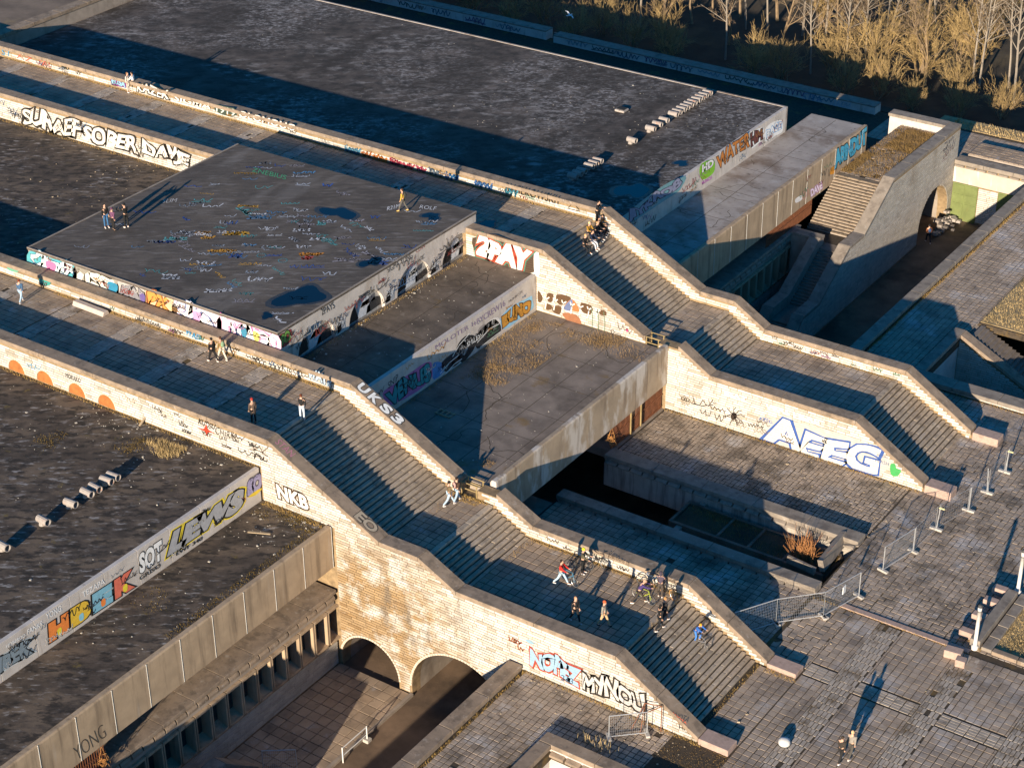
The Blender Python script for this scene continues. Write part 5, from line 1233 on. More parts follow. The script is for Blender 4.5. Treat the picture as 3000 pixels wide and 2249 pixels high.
named = [('willow', -38.5, 101.5, 1.25, 'broad golden willow bush, largest of the sunlit ones at the upper right'), ('willow', -34.5, 103.0, 1.15, 'golden willow bush right of the broadest one'), ('willow', -42.6, 99.6, .95, 'rounded golden willow bush left of the broadest one'),
         ('birch', -44.5, 98.6, .9, 'slim bare tree with pale forked trunk left of the broad willow'), ('birch', -53.6, 97.4, 1.0, 'white birch trunk standing alone in the shaded wood edge'), ('birch', -41.5, 100.2, .95, 'pale birch in front of the golden willows'),
         ('tree', -55.5, 101.5, 1.0, 'spreading bare tree in the middle of the wood edge'), ('tree', -50.5, 103, .95, 'spreading bare tree right of the lone birch'), ('birch', -26.5, 106, 1.1, 'tall pale birch at the upper right corner'), ('birch', -29.0, 104.5, 1.0, 'leaning pale birch near the upper right corner'),
         ('tree', -72.0, 99.0, 1.0, 'bare tree with sunlit top near the middle of the upper edge'), ('tree', -62.0, 99.5, .95, 'bare tree with spreading lit crown left of the lone birch'), ('birch', -66.0, 101, 1.05, 'pale birch left of the spreading bare tree'), ('willow', -29.8, 100.2, .6, 'small golden bush at the right end of the willows')]
for k, x, y, s, lab in named: plant(k, x, y, GB, s, lab, 'trees at the wood edge')
random.seed(99)
i = 0
for row, (y0, step) in enumerate(((102.5, 5.0), (106, 3.6), (111.5, 4.0), (119, 4.8), (127, 5.5), (137, 6.5))):
    x = -100+row*3 if row else -100
    while x < 4:
        xx = x+random.uniform(-1.5, 1.5); yy = y0+random.uniform(-2.2, 2.2); px, py = proj((xx, yy, 3)); x += step
        if not (900 < px < 3150 and py > -420) or (row == 0 and xx < -47): continue
        k = random.choice(['tree', 'tree', 'tree', 'birch', 'birch', 'willow'] if xx > -50 else ['tree', 'tree', 'birch'])
        plant(k, xx, yy, GB, random.uniform(.85, 1.25), {'willow': 'golden bare willow crowded in the wood behind', 'tree': 'bare brown tree crowded in the wood behind', 'birch': 'pale birch crowded in the wood behind'}[k], {'willow': 'willows deep in the wood', 'tree': 'bare trees deep in the wood', 'birch': 'birches deep in the wood'}[k])
for x, y, s in ((-90, 93.5, 1.2), (-84, 95, 1.3), (-78, 94, 1.1), (-70, 94.5, 1.2), (-63.5, 95, 1.3), (-58, 93.8, 1.3), (-49, 94.6, 1.5), (-46.5, 96, 1.3), (-39, 95.5, 1.2), (-36, 97, 1.4), (-32, 95, 1.0), (-61, 97.5, 1.4), (-87, 98, 1.5), (-81, 99, 1.4), (-75.5, 96.5, 1.4), (-68, 97, 1.3), (-24, 98, 1.2), (-27.5, 96, 1.1)):
    plant('shrub', x, y, GB, s, 'bare shaded shrub in front of the wood', 'shaded shrubs along the wood edge')
# the red-stemmed shrub of the planter
T = thing('bare_shrub', (-5.2, 18.9, -.6), 'orange-stemmed bare shrub in the light-well planter', 'shrub'); T['_local'] = 1
rnd = random.Random(12); sg = []
for i in range(120):
    az = rnd.uniform(0, 6.28); a = abs(rnd.gauss(0, .42)); L = rnd.uniform(.8, 2.1); d = Vector((math.sin(a)*math.cos(az)*1.2, math.sin(a)*math.sin(az), math.cos(a))); p = Vector((rnd.gauss(0, .35), rnd.gauss(0, .22), 0))
    q = p+d*L*.5; e = q+(d+Vector((rnd.gauss(0, .12), rnd.gauss(0, .12), .1))).normalized()*L*.5
    sg += [(p, q, .017, .013), (q, e, .013, .006)]
me = seg_mesh('stems', sg, 3); me.materials.append(mat('orange_stem', (.38, .17, .06), var=.4, scale=4)); o = bpy.data.objects.new('stems', me); COL.objects.link(o); o.parent = T
T2 = thing('weed_tuft', (-6.0, -3.3, 0), 'pale dry weeds by the sunken yard coping', 'plant'); T2['_local'] = 1
sg = []
for i in range(50):
    p = Vector((rnd.gauss(0, .5), rnd.gauss(0, .2), 0)); e = p+Vector((rnd.gauss(0, .12), rnd.gauss(0, .12), rnd.uniform(.25, .75))); sg.append((p, e, .012, .005))
me = seg_mesh('stems', sg, 3); me.materials.append(m_straw); o = bpy.data.objects.new('stems', me); COL.objects.link(o); o.parent = T2
# ------------------------------------------------------------------ painted writing on the walls
GQ = []
def pt(src, p, **k): return Vector(zm(int(src[1:]), p[0], p[1], **k) if src[0] == 'z' else cr(int(src[1:]), p[0], p[1], **k))
NRM = {'y': Vector((0, -1, 0)), 'x': Vector((1, 0, 0)), 'z': Vector((0, 0, 1))}
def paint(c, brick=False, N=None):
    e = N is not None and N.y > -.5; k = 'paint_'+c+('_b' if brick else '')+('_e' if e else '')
    c = tuple(min(.85, x*(1.08 if e else .76)) for x in lin(c)[:3])  # light put into the colour: lighter on sun-grazed faces, darker on sunward walls
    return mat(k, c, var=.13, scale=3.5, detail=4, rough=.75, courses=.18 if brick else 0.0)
def G(text, src, bl, br, tl, plane, fill, out=None, parent=None, ow=.05, bold=.02, warp=.0, shear=0.0, brick=False, back=None, layer=0, third=None, space=1.0, wild=0.0):
    k = next(iter(plane)); O = pt(src, bl, **plane); U = pt(src, br, **plane)-O; V = pt(src, tl, **plane)-O
    GQ.append(dict(text=text, O=O, U=U, V=V, N=NRM[k], fill=fill, out=out, parent=parent, ow=ow, bold=bold, warp=warp, shear=shear, brick=brick, back=back, layer=layer, third=third, space=space, wild=wild))
def frame_mesh(name, verts2, faces, O, U, V, N, eps, mt, parent):
    me = bpy.data.meshes.new(name); me.from_pydata([tuple(O+U*u+V*v+N*eps) for u, v in verts2], [], faces)
    bm = bmesh.new(); bm.from_mesh(me)
    if bm.faces:
        bm.normal_update()
        fl = [f for f in bm.faces if f.normal.dot(N) < 0]
        if fl: bmesh.ops.reverse_faces(bm, faces=fl)
    bm.to_mesh(me); bm.free()
    return link(name, me, mt, parent)
def blob(src, pts, plane, col, parent, eps=.0022, brick=False, name='graffiti'):
    """a painted patch: closed outline smoothed"""
    k = next(iter(plane)); P = [pt(src, p, **plane) for p in pts]; n = len(P); Q = []
    for i in range(n):
        a, b, c, d = P[i-1], P[i], P[(i+1) % n], P[(i+2) % n]
        for t in (0, .33, .66): Q.append(.5*((2*b)+(c-a)*t+(2*a-5*b+4*c-d)*t*t+(3*b-a-3*c+d)*t**3))
    Q = [tuple(q+NRM[k]*eps) for q in Q]
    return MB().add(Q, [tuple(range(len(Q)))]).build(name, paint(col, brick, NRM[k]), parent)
def ribbon(b, pts, w, N):
    for i in range(len(pts)-1):
        p, q = pts[i], pts[i+1]; d = q-p
        if d.length < 1e-5: continue
        s = d.normalized().cross(N)*w*.5; e = d.normalized()*w*.25
        b.add([p-e+s, q+e+s, q+e-s, p-e-s], [(0, 1, 2, 3)])
def line(src, paths, plane, col, parent, w=.05, eps=.012, brick=False):
    k = next(iter(plane)); b = MB()
    for pth in paths: ribbon(b, [pt(src, p, **plane)+NRM[k]*eps for p in pth], w, NRM[k])
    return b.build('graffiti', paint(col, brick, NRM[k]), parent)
def scribble(O, U, V, N, col, parent, seed, w=.045, eps=.0135, n=26):
    """an unreadable hand-sprayed scrawl: one line running on in loops and zigzags, sometimes struck through"""
    rnd = random.Random(seed); b = MB(); k = min(7, max(2, int(U.length/max(.15, V.length*.7)))); pts = []
    amp = [rnd.uniform(.2, .55) for _ in range(k+1)]; lp = [rnd.uniform(-.9, 1.3) for _ in range(k+1)]; md = [rnd.uniform(.35, .6) for _ in range(k+1)]; m_ = 8 if rnd.random() < .6 else 3
    for i in range(k*m_+1):
        t = i/m_; c = min(k, int(t)); ph = 6.283*(t-int(t))+rnd.gauss(0, .12)
        x = (t+lp[c]*.28*math.sin(ph))/k; y = md[c]+amp[c]*math.cos(ph*(1 if m_ == 8 else 1.0))*(1 if m_ == 8 else rnd.uniform(.6, 1.3))
        pts.append(O+U*(x+.12*y/k)+V*y+N*eps)
    ribbon(b, pts, w, N)
    if rnd.random() < .35: ribbon(b, [O+U*t+V*(.1+.5*t*rnd.uniform(-.3, 1))+N*eps for t in (-.02, .5, 1.05)], w, N)
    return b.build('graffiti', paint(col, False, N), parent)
def flush():
    tmp = []
    for g in GQ:
        row = []
        for off in ([g['bold'], g['bold']+g['ow']] if g['out'] else [g['bold']])+([g['bold']+g['ow']*1.9] if g['third'] else []):
            cu = bpy.data.curves.new('t', 'FONT'); cu.body = g['text']; cu.offset = off; cu.resolution_u = 3; cu.fill_mode = 'FRONT'; cu.space_character = g['space']
            o = bpy.data.objects.new('t', cu); COL.objects.link(o); row.append(o)
        tmp.append(row)
    bpy.context.view_layer.update(); dg = bpy.context.evaluated_depsgraph_get()
    meshes = [[bpy.data.meshes.new_from_object(o.evaluated_get(dg)) for o in row] for row in tmp]
    for row in tmp:
        for o in row: cu = o.data; bpy.data.objects.remove(o); bpy.data.curves.remove(cu)
    for g, ms in zip(GQ, meshes):
        co = [np.array([v.co[:2] for v in m_.vertices]) for m_ in ms]
        if not len(co[0]): continue
        lo, hi = co[0].min(0), co[0].max(0); rnd = random.Random(sum(ord(ch)*(n_+3) for n_, ch in enumerate(g['text']))); ph = [rnd.uniform(0, 6.28) for _ in range(4)]
        cols = [g['fill'], g['out'], g['third']]
        for li, (m_, c) in enumerate(zip(ms, co)):
            q = (c-lo)/(hi-lo)
            u, v = q[:, 0].copy(), q[:, 1].copy()
            if g['warp'] or g['wild']:
                n = max(2, len(g['text'])); wv = g['warp']
                v2 = v*(1+wv*1.2*np.sin(6.28*n*.31*u+ph[0]))+wv*.8*np.sin(6.28*n*.23*u+ph[1]); u2 = u+wv/n*.9*np.sin(6.28*v*.8+ph[2]+u*n*2.2)
                if g['wild']:
                    v2 = v2+g['wild']*.22*np.sin(6.28*n*.9*u+ph[3]+v*3); u2 = u2+g['wild']*.30/n*np.sin(6.28*v*1.4+ph[0]+u*n*4)
                u, v = u2, v2
            u = u+g['shear']*v
            eps = .0075-.0022*li+.007*g['layer']
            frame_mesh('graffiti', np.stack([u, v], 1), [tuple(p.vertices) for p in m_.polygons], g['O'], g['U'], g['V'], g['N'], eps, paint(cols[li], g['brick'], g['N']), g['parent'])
        if g['back']:
            n = 26; pts = []
            for i in range(n):
                t = 6.283*i/n; pts.append((.5+.58*math.copysign(abs(math.cos(t))**.6, math.cos(t))+.03*math.sin(5*t+ph[0]), .5+.66*math.copysign(abs(math.sin(t))**.6, math.sin(t))+.07*math.sin(4*t+ph[1])))
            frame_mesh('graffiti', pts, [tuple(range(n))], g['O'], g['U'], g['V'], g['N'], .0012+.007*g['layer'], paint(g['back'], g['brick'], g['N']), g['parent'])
        for m_ in ms: bpy.data.meshes.remove(m_)
def GX(text, O, U, V, fill, out, parent, ow=.05, bold=.03, back=None):
    O, U, V = Vector(O), Vector(U), Vector(V); GQ.append(dict(text=text, O=O, U=U, V=V, N=U.cross(V).normalized(), fill=fill, out=out, parent=parent, ow=ow, bold=bold, warp=0.0, shear=0.0, brick=False, back=back, layer=0, third=None, space=1.0, wild=0.0))
yA = dict(y=-.01); yAn = dict(y=7.70); yBs = dict(y=YB-.01); yBn = dict(y=YB+7.70); yM = dict(y=8.77); xM = dict(x=-37.24); xV = dict(x=-31.295); xS = dict(x=-31.415); xN = dict(x=-31.415); xF = dict(x=-26.178); zM = dict(z=9.952)
# front bridge, south wall
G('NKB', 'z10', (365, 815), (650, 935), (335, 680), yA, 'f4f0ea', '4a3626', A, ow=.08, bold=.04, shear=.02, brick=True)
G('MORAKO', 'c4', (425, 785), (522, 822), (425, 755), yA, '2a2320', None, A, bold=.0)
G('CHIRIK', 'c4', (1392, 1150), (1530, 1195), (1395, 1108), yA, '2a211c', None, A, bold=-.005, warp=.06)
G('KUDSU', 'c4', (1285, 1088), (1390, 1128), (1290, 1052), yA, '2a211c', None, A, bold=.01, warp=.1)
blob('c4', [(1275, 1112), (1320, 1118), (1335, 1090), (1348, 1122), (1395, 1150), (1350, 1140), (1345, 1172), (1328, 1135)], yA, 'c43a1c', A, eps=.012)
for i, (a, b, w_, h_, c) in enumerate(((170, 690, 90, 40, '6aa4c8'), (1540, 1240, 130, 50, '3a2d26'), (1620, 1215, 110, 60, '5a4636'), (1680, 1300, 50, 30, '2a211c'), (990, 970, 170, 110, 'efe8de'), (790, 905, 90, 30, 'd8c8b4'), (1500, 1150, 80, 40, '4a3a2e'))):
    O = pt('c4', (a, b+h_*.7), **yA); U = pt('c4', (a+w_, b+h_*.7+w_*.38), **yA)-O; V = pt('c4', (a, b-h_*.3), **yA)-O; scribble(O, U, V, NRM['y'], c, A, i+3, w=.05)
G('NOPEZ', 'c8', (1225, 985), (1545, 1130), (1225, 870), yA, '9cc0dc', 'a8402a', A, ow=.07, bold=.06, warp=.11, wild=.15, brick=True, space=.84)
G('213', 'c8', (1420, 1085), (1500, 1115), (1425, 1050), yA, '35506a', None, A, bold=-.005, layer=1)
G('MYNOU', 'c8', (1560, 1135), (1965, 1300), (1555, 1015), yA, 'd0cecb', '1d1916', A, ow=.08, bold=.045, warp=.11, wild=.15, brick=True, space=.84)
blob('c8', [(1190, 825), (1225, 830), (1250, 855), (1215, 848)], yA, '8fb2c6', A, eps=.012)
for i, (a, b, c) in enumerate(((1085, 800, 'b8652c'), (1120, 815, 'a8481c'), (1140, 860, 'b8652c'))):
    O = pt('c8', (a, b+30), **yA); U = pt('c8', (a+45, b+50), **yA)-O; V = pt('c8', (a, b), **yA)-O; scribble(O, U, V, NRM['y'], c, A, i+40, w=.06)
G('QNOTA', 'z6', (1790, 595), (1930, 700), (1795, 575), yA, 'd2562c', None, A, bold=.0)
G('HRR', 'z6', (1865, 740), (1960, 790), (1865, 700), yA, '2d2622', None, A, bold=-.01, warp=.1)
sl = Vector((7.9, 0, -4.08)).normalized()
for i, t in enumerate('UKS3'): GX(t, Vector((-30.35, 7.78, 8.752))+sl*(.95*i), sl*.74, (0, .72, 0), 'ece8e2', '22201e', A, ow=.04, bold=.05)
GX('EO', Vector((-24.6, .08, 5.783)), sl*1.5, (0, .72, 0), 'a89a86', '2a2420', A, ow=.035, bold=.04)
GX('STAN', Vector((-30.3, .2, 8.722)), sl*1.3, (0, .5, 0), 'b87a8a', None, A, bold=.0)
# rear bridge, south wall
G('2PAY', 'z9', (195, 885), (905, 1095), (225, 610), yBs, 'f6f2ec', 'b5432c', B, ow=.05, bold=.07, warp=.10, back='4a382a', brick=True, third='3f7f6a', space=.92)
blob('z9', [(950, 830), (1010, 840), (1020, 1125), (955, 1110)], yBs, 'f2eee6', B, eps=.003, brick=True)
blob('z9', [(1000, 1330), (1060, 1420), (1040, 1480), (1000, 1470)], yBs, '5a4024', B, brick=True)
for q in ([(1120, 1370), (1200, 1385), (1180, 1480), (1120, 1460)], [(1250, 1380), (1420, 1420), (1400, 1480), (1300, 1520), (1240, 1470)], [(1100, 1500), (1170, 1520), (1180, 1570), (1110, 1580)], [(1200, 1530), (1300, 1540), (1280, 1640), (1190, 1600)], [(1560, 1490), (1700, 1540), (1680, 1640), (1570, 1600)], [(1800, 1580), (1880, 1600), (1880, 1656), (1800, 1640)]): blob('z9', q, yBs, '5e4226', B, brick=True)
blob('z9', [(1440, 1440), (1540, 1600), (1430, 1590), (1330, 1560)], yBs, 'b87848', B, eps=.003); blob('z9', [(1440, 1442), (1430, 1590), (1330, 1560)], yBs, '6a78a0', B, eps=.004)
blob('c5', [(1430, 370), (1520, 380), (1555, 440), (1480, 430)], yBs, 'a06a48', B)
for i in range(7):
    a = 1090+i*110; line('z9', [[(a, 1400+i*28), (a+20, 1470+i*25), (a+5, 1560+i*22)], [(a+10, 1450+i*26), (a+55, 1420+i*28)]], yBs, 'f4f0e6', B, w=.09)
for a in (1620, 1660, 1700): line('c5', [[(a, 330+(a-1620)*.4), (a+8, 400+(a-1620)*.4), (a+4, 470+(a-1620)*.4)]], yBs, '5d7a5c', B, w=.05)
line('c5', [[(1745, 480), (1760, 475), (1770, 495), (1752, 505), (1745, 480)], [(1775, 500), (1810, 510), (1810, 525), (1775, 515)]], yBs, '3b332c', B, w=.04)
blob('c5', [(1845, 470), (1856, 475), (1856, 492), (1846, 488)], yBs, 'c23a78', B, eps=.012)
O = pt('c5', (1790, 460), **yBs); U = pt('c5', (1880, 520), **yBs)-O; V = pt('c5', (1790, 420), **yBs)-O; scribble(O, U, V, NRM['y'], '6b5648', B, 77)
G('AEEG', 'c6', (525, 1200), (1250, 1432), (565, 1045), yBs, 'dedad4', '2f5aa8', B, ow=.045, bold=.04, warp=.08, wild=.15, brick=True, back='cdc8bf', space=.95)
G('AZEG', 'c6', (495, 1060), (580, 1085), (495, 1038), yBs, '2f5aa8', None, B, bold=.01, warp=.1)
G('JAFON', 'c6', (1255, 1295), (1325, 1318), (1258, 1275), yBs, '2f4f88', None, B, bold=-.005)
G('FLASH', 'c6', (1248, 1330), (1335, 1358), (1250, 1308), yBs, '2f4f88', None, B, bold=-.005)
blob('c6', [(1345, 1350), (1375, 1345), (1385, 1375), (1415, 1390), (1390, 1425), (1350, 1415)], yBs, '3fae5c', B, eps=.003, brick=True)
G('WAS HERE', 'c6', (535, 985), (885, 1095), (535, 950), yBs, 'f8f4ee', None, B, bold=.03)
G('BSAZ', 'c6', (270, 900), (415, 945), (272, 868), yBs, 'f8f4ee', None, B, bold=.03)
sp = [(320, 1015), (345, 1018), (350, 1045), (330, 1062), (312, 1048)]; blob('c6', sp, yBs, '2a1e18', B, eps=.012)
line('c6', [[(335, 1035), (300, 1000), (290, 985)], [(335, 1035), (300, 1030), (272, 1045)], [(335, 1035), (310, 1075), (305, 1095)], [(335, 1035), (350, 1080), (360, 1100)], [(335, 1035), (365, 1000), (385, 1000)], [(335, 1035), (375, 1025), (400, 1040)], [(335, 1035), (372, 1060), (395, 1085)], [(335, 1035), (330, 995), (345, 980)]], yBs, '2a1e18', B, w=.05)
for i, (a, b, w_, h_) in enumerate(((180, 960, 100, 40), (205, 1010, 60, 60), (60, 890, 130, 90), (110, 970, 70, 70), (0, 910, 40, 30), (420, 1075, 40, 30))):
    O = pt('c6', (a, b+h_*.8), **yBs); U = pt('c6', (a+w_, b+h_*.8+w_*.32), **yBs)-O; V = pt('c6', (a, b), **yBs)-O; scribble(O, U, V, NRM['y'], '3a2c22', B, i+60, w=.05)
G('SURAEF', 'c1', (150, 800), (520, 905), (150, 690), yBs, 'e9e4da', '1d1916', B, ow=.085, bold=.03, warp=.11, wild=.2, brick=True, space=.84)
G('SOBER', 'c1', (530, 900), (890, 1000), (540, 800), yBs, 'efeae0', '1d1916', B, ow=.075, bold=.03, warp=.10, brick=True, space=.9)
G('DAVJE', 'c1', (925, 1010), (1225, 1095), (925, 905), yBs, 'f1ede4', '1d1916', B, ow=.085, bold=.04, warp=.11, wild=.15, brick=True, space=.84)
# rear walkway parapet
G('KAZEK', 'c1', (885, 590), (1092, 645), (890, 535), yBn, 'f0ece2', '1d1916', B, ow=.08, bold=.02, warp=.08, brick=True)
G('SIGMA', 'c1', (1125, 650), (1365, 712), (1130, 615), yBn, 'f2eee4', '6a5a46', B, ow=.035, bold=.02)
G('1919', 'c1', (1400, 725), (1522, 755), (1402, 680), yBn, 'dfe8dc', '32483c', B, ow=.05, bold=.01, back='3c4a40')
G('OLOMOUC', 'c1', (1545, 755), (1905, 850), (1550, 715), yBn, 'f4f0ea', '6a5a46', B, ow=.035, bold=.02)
G('EUSA', 'c1', (722, 540), (812, 568), (725, 505), yBn, '8fc4e0', '6a2c6c', B, ow=.06, bold=.04, warp=.1, back='7c3a78')
G('AZ', 'c1', (110, 380), (205, 408), (112, 345), yBn, 'c46a5a', None, B, bold=-.01, warp=.1); G('FAL', 'c1', (250, 420), (335, 440), (252, 385), yBn, 'c46a5a', None, B, bold=-.01, warp=.1)
G('ST', 'c1', (10, 355), (70, 370), (12, 318), yBn, '5a9ac0', None, B, bold=.0); G('BIU', 'c1', (398, 445), (445, 458), (400, 418), yBn, '2f332c', None, B, bold=.02)
G('RWILKOWSKI1', 'c2', (1062, 1235), (1405, 1325), (1066, 1185), yBn, '2b2620', None, B, bold=.012)
for a, b, c in ((130, 190, 'a05a24'), (200, 290, 'b06828'), (310, 385, 'a8324a'), (395, 470, 'a8324a'), (480, 548, '98304c'), (560, 660, '5d6f80'), (670, 755, '2f6fa8'), (860, 975, '2c5f98'), (20, 120, '3f7a98'), (1055, 1140, '3a8aa0')):
    y0_ = 935+a*.262; y1_ = 935+b*.262
    for k in range(3):
        O = pt('c2', (a+k*6, y0_+46-k*4), **yBn); U = pt('c2', (b, y1_+46-k*4), **yBn)-O; V = pt('c2', (a+k*6, y0_+4), **yBn)-O; scribble(O, U, V, NRM['y'], c, B, int(a)+k, w=.13-.03*k, eps=.004+.002*k)
line('c2', [[(1470, 1345), (1500, 1315), (1540, 1360)], [(1465, 1350), (1545, 1368)]], yBn, '4a3a26', B, w=.05)
# front walkway parapet and cap
G('WAES', 'c4', (1200, 512), (1302, 548), (1204, 470), yAn, '3f8ab8', None, A, bold=.02, warp=.12); G('WATR', 'c4', (1990, 790), (2150, 845), (1995, 735), yAn, 'b8cfe0', '2f4a6a', A, ow=.05, bold=.04, warp=.12)
blob('c4', [(50, 60), (110, 75), (115, 105), (55, 92)], yAn, '6fae94', A); blob('c4', [(255, 130), (320, 150), (320, 190), (262, 175)], yAn, '3aa098', A)
G('KIRSO', 'c4', (1825, 745), (1955, 792), (1828, 705), yAn, '3a3028', None, A, bold=-.01, warp=.1)
for i, a in enumerate((1590, 1640, 1740, 900, 1100)):
    b = 105+a*.361; O = pt('c4', (a, b-15), **yAn); U = pt('c4', (a+80, b+14), **yAn)-O; V = pt('c4', (a, b-50), **yAn)-O; scribble(O, U, V, NRM['y'], ['4a4036', '5a5044', '2c2a26', '6a6660', '5a4838'][i], A, i+90)
G('SUBDENPIS 22', 'z11', (355, 1010), (625, 1130), (365, 975), dict(y=7.655), '4a3a28', None, A, bold=-.005)
# raised roof, front wall: one colourful piece after another
def strip(x0, x1): f = lambda x: 750+(x/2.211)*.3397
for (a, b, bk, tx, fl, ol) in ((190, 480, '58b0bc', 'CREEF', 'e4eef0', '2c5a74'), (485, 755, '9a9488', 'LISC', 'e2ded4', '3a342c'), (765, 935, 'bdb6b2', 'KAI', '8c8a90', '1e1c1e'), (940, 1120, 'e6c49a', 'PX', 'e09a48', '8a4a1c'), (1130, 1420, 'f0dcea', 'UKA', 'f6eef2', '5c6a98'), (1425, 1800, 'eec2dc', 'THTUOS', 'f8f0f4', 'b8569a')):
    ya, yb_ = (a-330)*.3401, (b-330)*.3401
    blob('c4', [(a, ya+14), ((a+b)/2, (ya+yb_)/2+14), (b, yb_+14), (b, yb_+125), ((a+b)/2, (ya+yb_)/2+125), (a, ya+125)], yM, bk, mid, eps=.0008)
    G(tx, 'c4', (a+12, ya+115), (b-12, yb_+110), (a+12, ya+22), yM, fl, ol, mid, ow=.045, bold=.07, warp=.14, wild=.5, space=.85)
for a, b, c in ((300, 360, 'd878a8'), (700, 760, '2c8ab0'), (905, 940, '6a5a98'), (1120, 1150, '4a3428'), (1250, 1300, 'e0a0c8'), (1560, 1600, '3c88a8'), (1640, 1680, 'f0e070')):
    ya = (a-330)*.3401; blob('c4', [(a, ya+40), (b, ya+60), (b-5, ya+105), (a+8, ya+95)], yM, c, mid, eps=.0125)
# raised roof, arched wall
G('2PAYS', 'c4', (2085, 385), (2170, 335), (2075, 345), xM, '26221f', None, mid, bold=.0); G('SIGMA YONG', 'c5', (300, 110), (462, 12), (292, 75), xM, '2a2624', None, mid, bold=-.01); G('LITAS', 'c2', (750, 1612), (812, 1568), (748, 1590), xM, 'b08a8c', None, mid, bold=-.01); G('CLAN', 'c2', (485, 1640), (540, 1602), (482, 1615), xM, 'a04a44', None, mid, bold=-.01)
for k, cy in enumerate((12.45, 17.65, 22.85, 28.02)):
    for (u0, v0, u1, v1, c) in ((-1.9, 7.2, -.6, 8.2, '1d1c1d'), (-.6, 7.2, .7, 8.5, 'b9bec6'), (.3, 7.2, 1.8, 7.9, '26272b'), (1.5, 7.25, 2.9, 8.7, '9aa0a8'), (1.9, 7.3, 2.5, 9.0, '1f1e1f'), (-.3, 7.9, 1.2, 8.4, '4c4f58')):
        X = -37.235 if abs((u0+u1)/2) > 1.75 else -37.505
        if cy+u1 > 29.9: continue
        if X > -37.3: v1 = min(v1, 8.0); u0 = max(u0, 1.98); u1 = min(u1, 3.1)
        rnd = random.Random(k*10+int(u0*10)); P = [(X, cy+u0+rnd.uniform(-.2, .2), v0), (X, cy+u1, v0+rnd.uniform(-.05, .15)), (X, cy+u1+rnd.uniform(-.4, .2), v1), (X, cy+(u0+u1)/2, v1+rnd.uniform(-.2, .3)), (X, cy+u0+rnd.uniform(0, .3), v1-.2)]
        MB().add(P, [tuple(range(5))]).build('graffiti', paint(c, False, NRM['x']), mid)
    for j in range(3):
        O = Vector((-37.22, cy+1.6+j*.35, 7.4+.3*j)); scribble(O, Vector((0, .9, 0)), Vector((0, 0, .6)), NRM['x'], ['202022', 'd8dce0', '2a3a5a'][j], mid, k*7+j, w=.05)
G('SO', 'c4', (1812, 590), (1885, 548), (1810, 520), xM, '6f9a4a', '2a2a20', mid, ow=.06, bold=.06, warp=.1, back='8a3a3a')
# mural wall
G('VENUS', 'c5', (305, 975), (585, 790), (285, 875), xV, '2f8f98', '17333c', t1, ow=.05, bold=.06, warp=.1, back='b46aa0', space=.86)
G('BUNO', 'c5', (1045, 470), (1232, 345), (1040, 385), xV, 'c08a34', '4a2a14', t1, ow=.05, bold=.08, warp=.1, back='8fc0dc', space=.84)
G('MOLOTER 1', 'c5', (610, 608), (850, 455), (606, 580), xV, '8a7690', None, t1, bold=.0); G('+BYCREW16', 'c5', (858, 462), (1062, 320), (852, 425), xV, '8a7690', None, t1, bold=.0)
G('SNIP', 'c5', (305, 860), (370, 800), (300, 820), xV, '24303c', None, t1, bold=-.005); G('MUHROTE', 'c5', (1085, 305), (1175, 235), (1083, 290), xV, '4a3a30', None, t1, bold=-.01)
for q, c in (([(600, 690), (650, 690), (670, 740), (600, 800), (590, 740)], '4d86c0'), ([(650, 690), (740, 620), (760, 660), (680, 750)], '232a34'), ([(745, 600), (800, 520), (870, 520), (860, 600), (780, 690)], '1f2226'), ([(870, 520), (940, 440), (1000, 410), (1035, 480), (960, 550), (880, 600)], '26282c'), ([(885, 480), (930, 440), (950, 500), (905, 530)], '8c8684'), ([(950, 430), (1010, 395), (1030, 440), (970, 490)], 'd8d4d0'), ([(780, 570), (810, 545), (815, 620), (785, 640)], 'd6dade'), ([(700, 690), (760, 640), (770, 680), (720, 720)], '5a3a30')): blob('c5', q, xV, c, t1, eps=.0024)
G('1H', 'c5', (772, 640), (812, 612), (768, 585), xV, '1c2026', None, t1, bold=.03, layer=1); G('SMILEY', 'c5', (815, 590), (905, 530), (812, 560), xV, 'dfe3e6', None, t1, bold=.01, layer=1)
line('c5', [[(640, 760), (700, 690), (760, 640)], [(660, 780), (730, 700), (780, 665)], [(880, 560), (960, 470), (1020, 440)], [(720, 650), (760, 580), (830, 500)], [(900, 590), (990, 520), (1030, 490)]], xV, 'e4e8ec', t1, w=.06)
# lower-left wing
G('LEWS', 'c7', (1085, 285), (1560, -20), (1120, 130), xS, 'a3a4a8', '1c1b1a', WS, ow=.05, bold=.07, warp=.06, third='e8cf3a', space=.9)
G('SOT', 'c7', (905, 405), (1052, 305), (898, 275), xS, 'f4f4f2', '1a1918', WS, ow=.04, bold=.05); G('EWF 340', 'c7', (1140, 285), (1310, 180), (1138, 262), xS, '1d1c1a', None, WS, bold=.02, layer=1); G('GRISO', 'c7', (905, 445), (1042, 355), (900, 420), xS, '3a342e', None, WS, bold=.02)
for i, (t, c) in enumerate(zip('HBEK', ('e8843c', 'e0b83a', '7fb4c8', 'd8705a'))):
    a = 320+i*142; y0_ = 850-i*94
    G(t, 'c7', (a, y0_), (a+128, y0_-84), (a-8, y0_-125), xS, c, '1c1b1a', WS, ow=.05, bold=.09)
    blob('c7', [(a+50, y0_-85), (a+75, y0_-105), (a+78, y0_-65), (a+55, y0_-50)], xS, ('f0d03a', '8cc4d4', 'e8843c', 'f0d03a')[i], WS, eps=.0125)
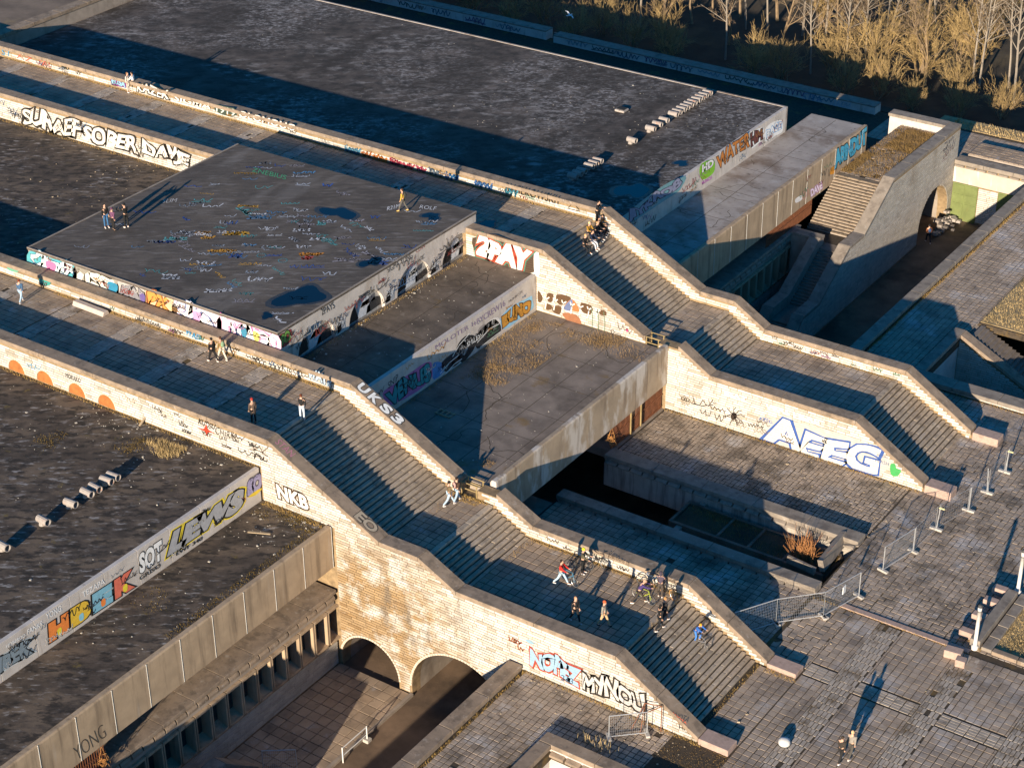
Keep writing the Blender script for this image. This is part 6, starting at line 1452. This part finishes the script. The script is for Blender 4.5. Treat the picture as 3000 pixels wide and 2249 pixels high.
G('TEZAPA', 'c7', (535, 555), (680, 462), (530, 520), xS, 'fffaf4', None, WS, bold=.012); G('YONG', 'c7', (300, 700), (398, 640), (296, 660), xS, 'fffaf4', None, WS, bold=.015); G('FANKS', 'c7', (178, 795), (275, 735), (175, 762), xS, 'fffaf4', None, WS, bold=.015); G('HOBEROD', 'c7', (40, 880), (165, 805), (38, 860), xS, 'fffaf4', None, WS, bold=.015)
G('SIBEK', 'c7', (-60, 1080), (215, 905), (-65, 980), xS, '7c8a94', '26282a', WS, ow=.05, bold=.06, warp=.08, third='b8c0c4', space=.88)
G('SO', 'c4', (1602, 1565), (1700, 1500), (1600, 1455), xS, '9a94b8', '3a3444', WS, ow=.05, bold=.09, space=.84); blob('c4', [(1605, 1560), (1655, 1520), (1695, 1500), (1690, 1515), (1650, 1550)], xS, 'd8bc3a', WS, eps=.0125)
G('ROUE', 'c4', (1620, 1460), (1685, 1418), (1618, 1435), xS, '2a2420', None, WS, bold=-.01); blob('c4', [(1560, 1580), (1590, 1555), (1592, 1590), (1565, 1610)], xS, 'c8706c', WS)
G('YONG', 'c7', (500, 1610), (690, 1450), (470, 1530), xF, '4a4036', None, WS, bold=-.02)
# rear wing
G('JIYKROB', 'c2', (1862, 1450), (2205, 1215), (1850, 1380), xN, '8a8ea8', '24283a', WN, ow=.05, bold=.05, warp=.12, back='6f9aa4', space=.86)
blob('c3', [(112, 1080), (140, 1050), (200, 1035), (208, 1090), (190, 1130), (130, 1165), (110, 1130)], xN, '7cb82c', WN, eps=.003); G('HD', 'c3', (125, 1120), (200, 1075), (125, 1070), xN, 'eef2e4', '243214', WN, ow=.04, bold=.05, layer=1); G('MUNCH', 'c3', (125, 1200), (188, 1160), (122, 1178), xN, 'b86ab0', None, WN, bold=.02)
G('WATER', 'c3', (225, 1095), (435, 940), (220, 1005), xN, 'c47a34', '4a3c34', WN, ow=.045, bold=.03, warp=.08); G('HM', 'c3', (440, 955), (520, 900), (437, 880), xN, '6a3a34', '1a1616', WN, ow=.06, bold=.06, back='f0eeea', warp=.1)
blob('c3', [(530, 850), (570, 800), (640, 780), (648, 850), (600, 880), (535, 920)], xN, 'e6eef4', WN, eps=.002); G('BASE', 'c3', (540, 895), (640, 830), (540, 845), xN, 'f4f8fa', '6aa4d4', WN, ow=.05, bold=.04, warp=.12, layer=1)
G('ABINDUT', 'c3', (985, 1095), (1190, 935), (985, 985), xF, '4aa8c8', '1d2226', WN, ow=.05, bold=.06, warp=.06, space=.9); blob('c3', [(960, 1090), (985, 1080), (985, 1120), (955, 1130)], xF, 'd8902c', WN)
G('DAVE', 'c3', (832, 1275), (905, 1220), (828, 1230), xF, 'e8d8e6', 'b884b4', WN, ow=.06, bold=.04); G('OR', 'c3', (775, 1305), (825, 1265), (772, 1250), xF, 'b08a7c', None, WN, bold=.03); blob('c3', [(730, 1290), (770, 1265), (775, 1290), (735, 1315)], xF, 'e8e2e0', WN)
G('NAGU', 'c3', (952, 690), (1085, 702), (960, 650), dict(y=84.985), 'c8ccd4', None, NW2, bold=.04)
G('STFA', 'c3', (778, 650), (905, 660), (780, 605), dict(y=84.985), '9aa8c0', None, NW2, bold=.03, warp=.12)
for i in range(18):
    w_ = NW1 if i < 8 else NW2; x = -104+i*4.4 if i < 8 else -65+(i-8)*3.0
    yy = 85.19 if i < 8 else 84.99
    scribble(Vector((x, yy, .12)), Vector((2.4, 0, 0)), Vector((0, 0, .6)), NRM['y'], ['5a7a98', '8a6a9a', '6a8aa0', '9ab0c0', '4a6a70'][i % 5], w_, i+200, w=.1)
for i in range(8): scribble(Vector((-68+i*3.2, 89.58, -2.6)), Vector((2.6, 0, 0)), Vector((0, 0, 1.2)), NRM['y'], ['6a5a8a', '8a6a9a', '9a98a8', '5a7a98'][i % 4], NW3, i+230, w=.12)
# tags on the raised roof
G('ZNEBIUS', 'c1', (1630, 1112), (1850, 1165), (1640, 1085), zM, '4a9a6c', None, mid, bold=.0); G('ROMO', 'c1', (1275, 1515), (1365, 1535), (1285, 1500), zM, 'd8cfc6', None, mid, bold=.02); G('SLIM', 'c1', (1050, 1315), (1140, 1310), (1060, 1290), zM, 'c8c4c0', None, mid, bold=-.01)
G('ROLF', 'c2', (505, 1350), (610, 1362), (515, 1328), zM, 'd8d8da', None, mid, bold=-.01); G('R21M', 'c2', (295, 1365), (375, 1345), (300, 1340), zM, 'd8d8da', None, mid, bold=.0)
for i, (x, y, L, c) in enumerate(((-49.6, 17.6, 1.5, 'c8982c'), (-48.6, 14.9, 1.7, 'c8902c'), (-43.1, 17.9, 1.4, 'd0882c'), (-51.2, 16.5, .8, 'b8863c'), (-50.4, 16.2, .7, 'c8902c'), (-42.6, 17.6, .5, 'b84a3c'))):
    for k in range(2): scribble(Vector((x+.1*k, y+.2*k, 9.952)), Vector((.84, .54, 0))*L, Vector((-.5, .6, 0))*.6, NRM['z'], c, mid, 500+i*3+k, w=.15, eps=.005+.001*k)
rnd = random.Random(31)
for i in range(150):
    x = -57.5+19.5*rnd.random() if i > 95 else rnd.gauss(-46.5, 5.0); y = rnd.uniform(9.6, 29.2) if i > 95 else rnd.gauss(18.5, 5.0)
    if not (-58.8 < x < -38 and 9.4 < y < 29.4): continue
    L = rnd.uniform(.5, 1.7); h = rnd.uniform(.3, .7); O = Vector((x, y, 9.952)); a = rnd.choice([.55, .6, .5, -.3]); U = Vector((math.cos(a), math.sin(a), 0))*L; V = Vector((-math.sin(a), math.cos(a), 0))*h
    scribble(O, U, V, NRM['z'], rnd.choice(['cfd0d4', 'cfd0d4', 'b8bcc4', 'b8bcc4', '8a9098', '5a8ab0', '3a5aa0', '5aa0a0', 'c8983c', '9a949a']), mid, i+300, w=rnd.choice([.05, .07, .12]), eps=.006, n=rnd.choice([12, 18, 26]))
for c, r, col in (((-45.3, 16.6), .3, '6fb0b8'), ((-43.6, 16.8), .3, '6fb0b8')):
    b = MB(); ribbon(b, [Vector((c[0]+r*math.cos(t*.45), c[1]+r*math.sin(t*.45), 9.958)) for t in range(15)], .06, NRM['z']); b.build('graffiti', paint(col), mid)
# loose tags that overlap the larger pieces
def sprinkle(parent, n, O, U, V, N, cols, seed, hmin=.25, hmax=.7, w=(.03, .05), eps=.016):
    rnd = random.Random(seed)
    for i in range(n):
        h = rnd.uniform(hmin, hmax); L = h*rnd.uniform(1.4, 3.2); a = rnd.random(); c = rnd.random()
        if a*U.length+L > U.length or c*V.length+h > V.length: continue
        scribble(O+U*a+V*c, U.normalized()*L, V.normalized()*h, N, rnd.choice(cols), parent, seed*100+i, w=rnd.uniform(*w), eps=eps+.0004*(i % 6))
DK = ['2a2624', '3a332e', '26282c', '4a4038', '5a4a40']; LT = ['d8d4cc', 'c8c4be', 'b8b4b0']; CL = ['a04a44', '3f6a98', '5a8a6a', 'a86a9a', 'b8863c']
sprinkle(mid, 46, Vector((-37.24, 9.0, 7.3)), Vector((0, 21, 0)), Vector((0, 0, 2.4)), NRM['x'], DK+LT[:1]+CL[:2], 3)
sprinkle(t1, 40, Vector((-31.295, 10.0, 4.6)), Vector((0, 18.5, 0)), Vector((0, 0, 2.5)), NRM['x'], DK+LT+CL, 4)
sprinkle(WN, 50, Vector((-31.415, 40, 4.8)), Vector((0, 26, 0)), Vector((0, 0, 1.9)), NRM['x'], DK+LT+CL, 5)
sprinkle(WN, 16, Vector((-26.178, 58, 2.2)), Vector((0, 13, 0)), Vector((0, 0, 2.3)), NRM['x'], DK+LT+CL, 6)
sprinkle(WS, 30, Vector((-31.415, -22, 4.7)), Vector((0, 21.5, 0)), Vector((0, 0, 1.9)), NRM['x'], DK[:3]+LT, 7, hmax=.5)
sprinkle(A, 34, Vector((-60, 7.69, 8.0)), Vector((28, 0, 0)), Vector((0, 0, .6)), NRM['y'], DK+CL, 8, .2, .4)
sprinkle(A, 14, Vector((-17, 7.69, 2.7)), Vector((10, 0, 0)), Vector((0, 0, .55)), NRM['y'], DK, 9, .15, .3)
sprinkle(B, 46, Vector((-90, YB+7.69, 8.35)), Vector((58, 0, 0)), Vector((0, 0, .62)), NRM['y'], DK+LT+CL, 10, .25, .5)
sprinkle(B, 22, Vector((-17, YB+7.69, 2.75)), Vector((10, 0, 0)), Vector((0, 0, .55)), NRM['y'], DK[3:]+CL, 11, .15, .3)
sprinkle(B, 22, Vector((-20, YB-.01, .3)), Vector((12, 0, 0)), Vector((0, 0, 2.0)), NRM['y'], DK[3:]+['8a7a68'], 12, .2, .5)
sprinkle(mid, 40, Vector((-59.2, 8.77, 8.95)), Vector((21.5, 0, 0)), Vector((0, 0, .8)), NRM['y'], DK+LT+CL, 13, .25, .5)
sprinkle(A, 16, Vector((-40, -.01, 7.0)), Vector((9, 0, 0)), Vector((0, 0, 1.4)), NRM['y'], DK[2:], 14, .2, .4)
sprinkle(TN, 14, Vector((-21.0, 75.5, .6)), Vector((0, 3.3, 0)), Vector((0, 0, 2.3)), NRM['x'], ['6a6a78', '4a4a58', '8a6a6a'], 15)
sprinkle(B, 26, Vector((-90, YB-.01, 7.1)), Vector((30, 0, 0)), Vector((0, 0, 1.7)), NRM['y'], DK+LT[:1]+CL[1:2], 16, .3, .7)
sprinkle(NW2, 30, Vector((-66, 84.99, .05)), Vector((34, 0, 0)), Vector((0, 0, .6)), NRM['y'], ['7a8aa0', '8a6a9a', '9ab0c0', '4a6a70'], 17, .3, .55, (.05, .09))
sprinkle(NW1, 40, Vector((-108, 85.19, .05)), Vector((40, 0, 0)), Vector((0, 0, .75)), NRM['y'], ['7a8aa0', '5a9a9a', '9ab0c0', '8a7a5a'], 18, .3, .6, (.05, .09))
flush()
def finish():
    bpy.context.view_layer.update(); dg = bpy.context.evaluated_depsgraph_get(); new = []
    for o, mt in SKINNED: new.append(bpy.data.meshes.new_from_object(o.evaluated_get(dg)))
    for (o, mt), me in zip(SKINNED, new):
        o.modifiers.clear(); me.materials.clear(); me.materials.append(mt); o.data = me
    for o in bpy.data.objects:
        if '_local' in o: del o['_local']
finish()
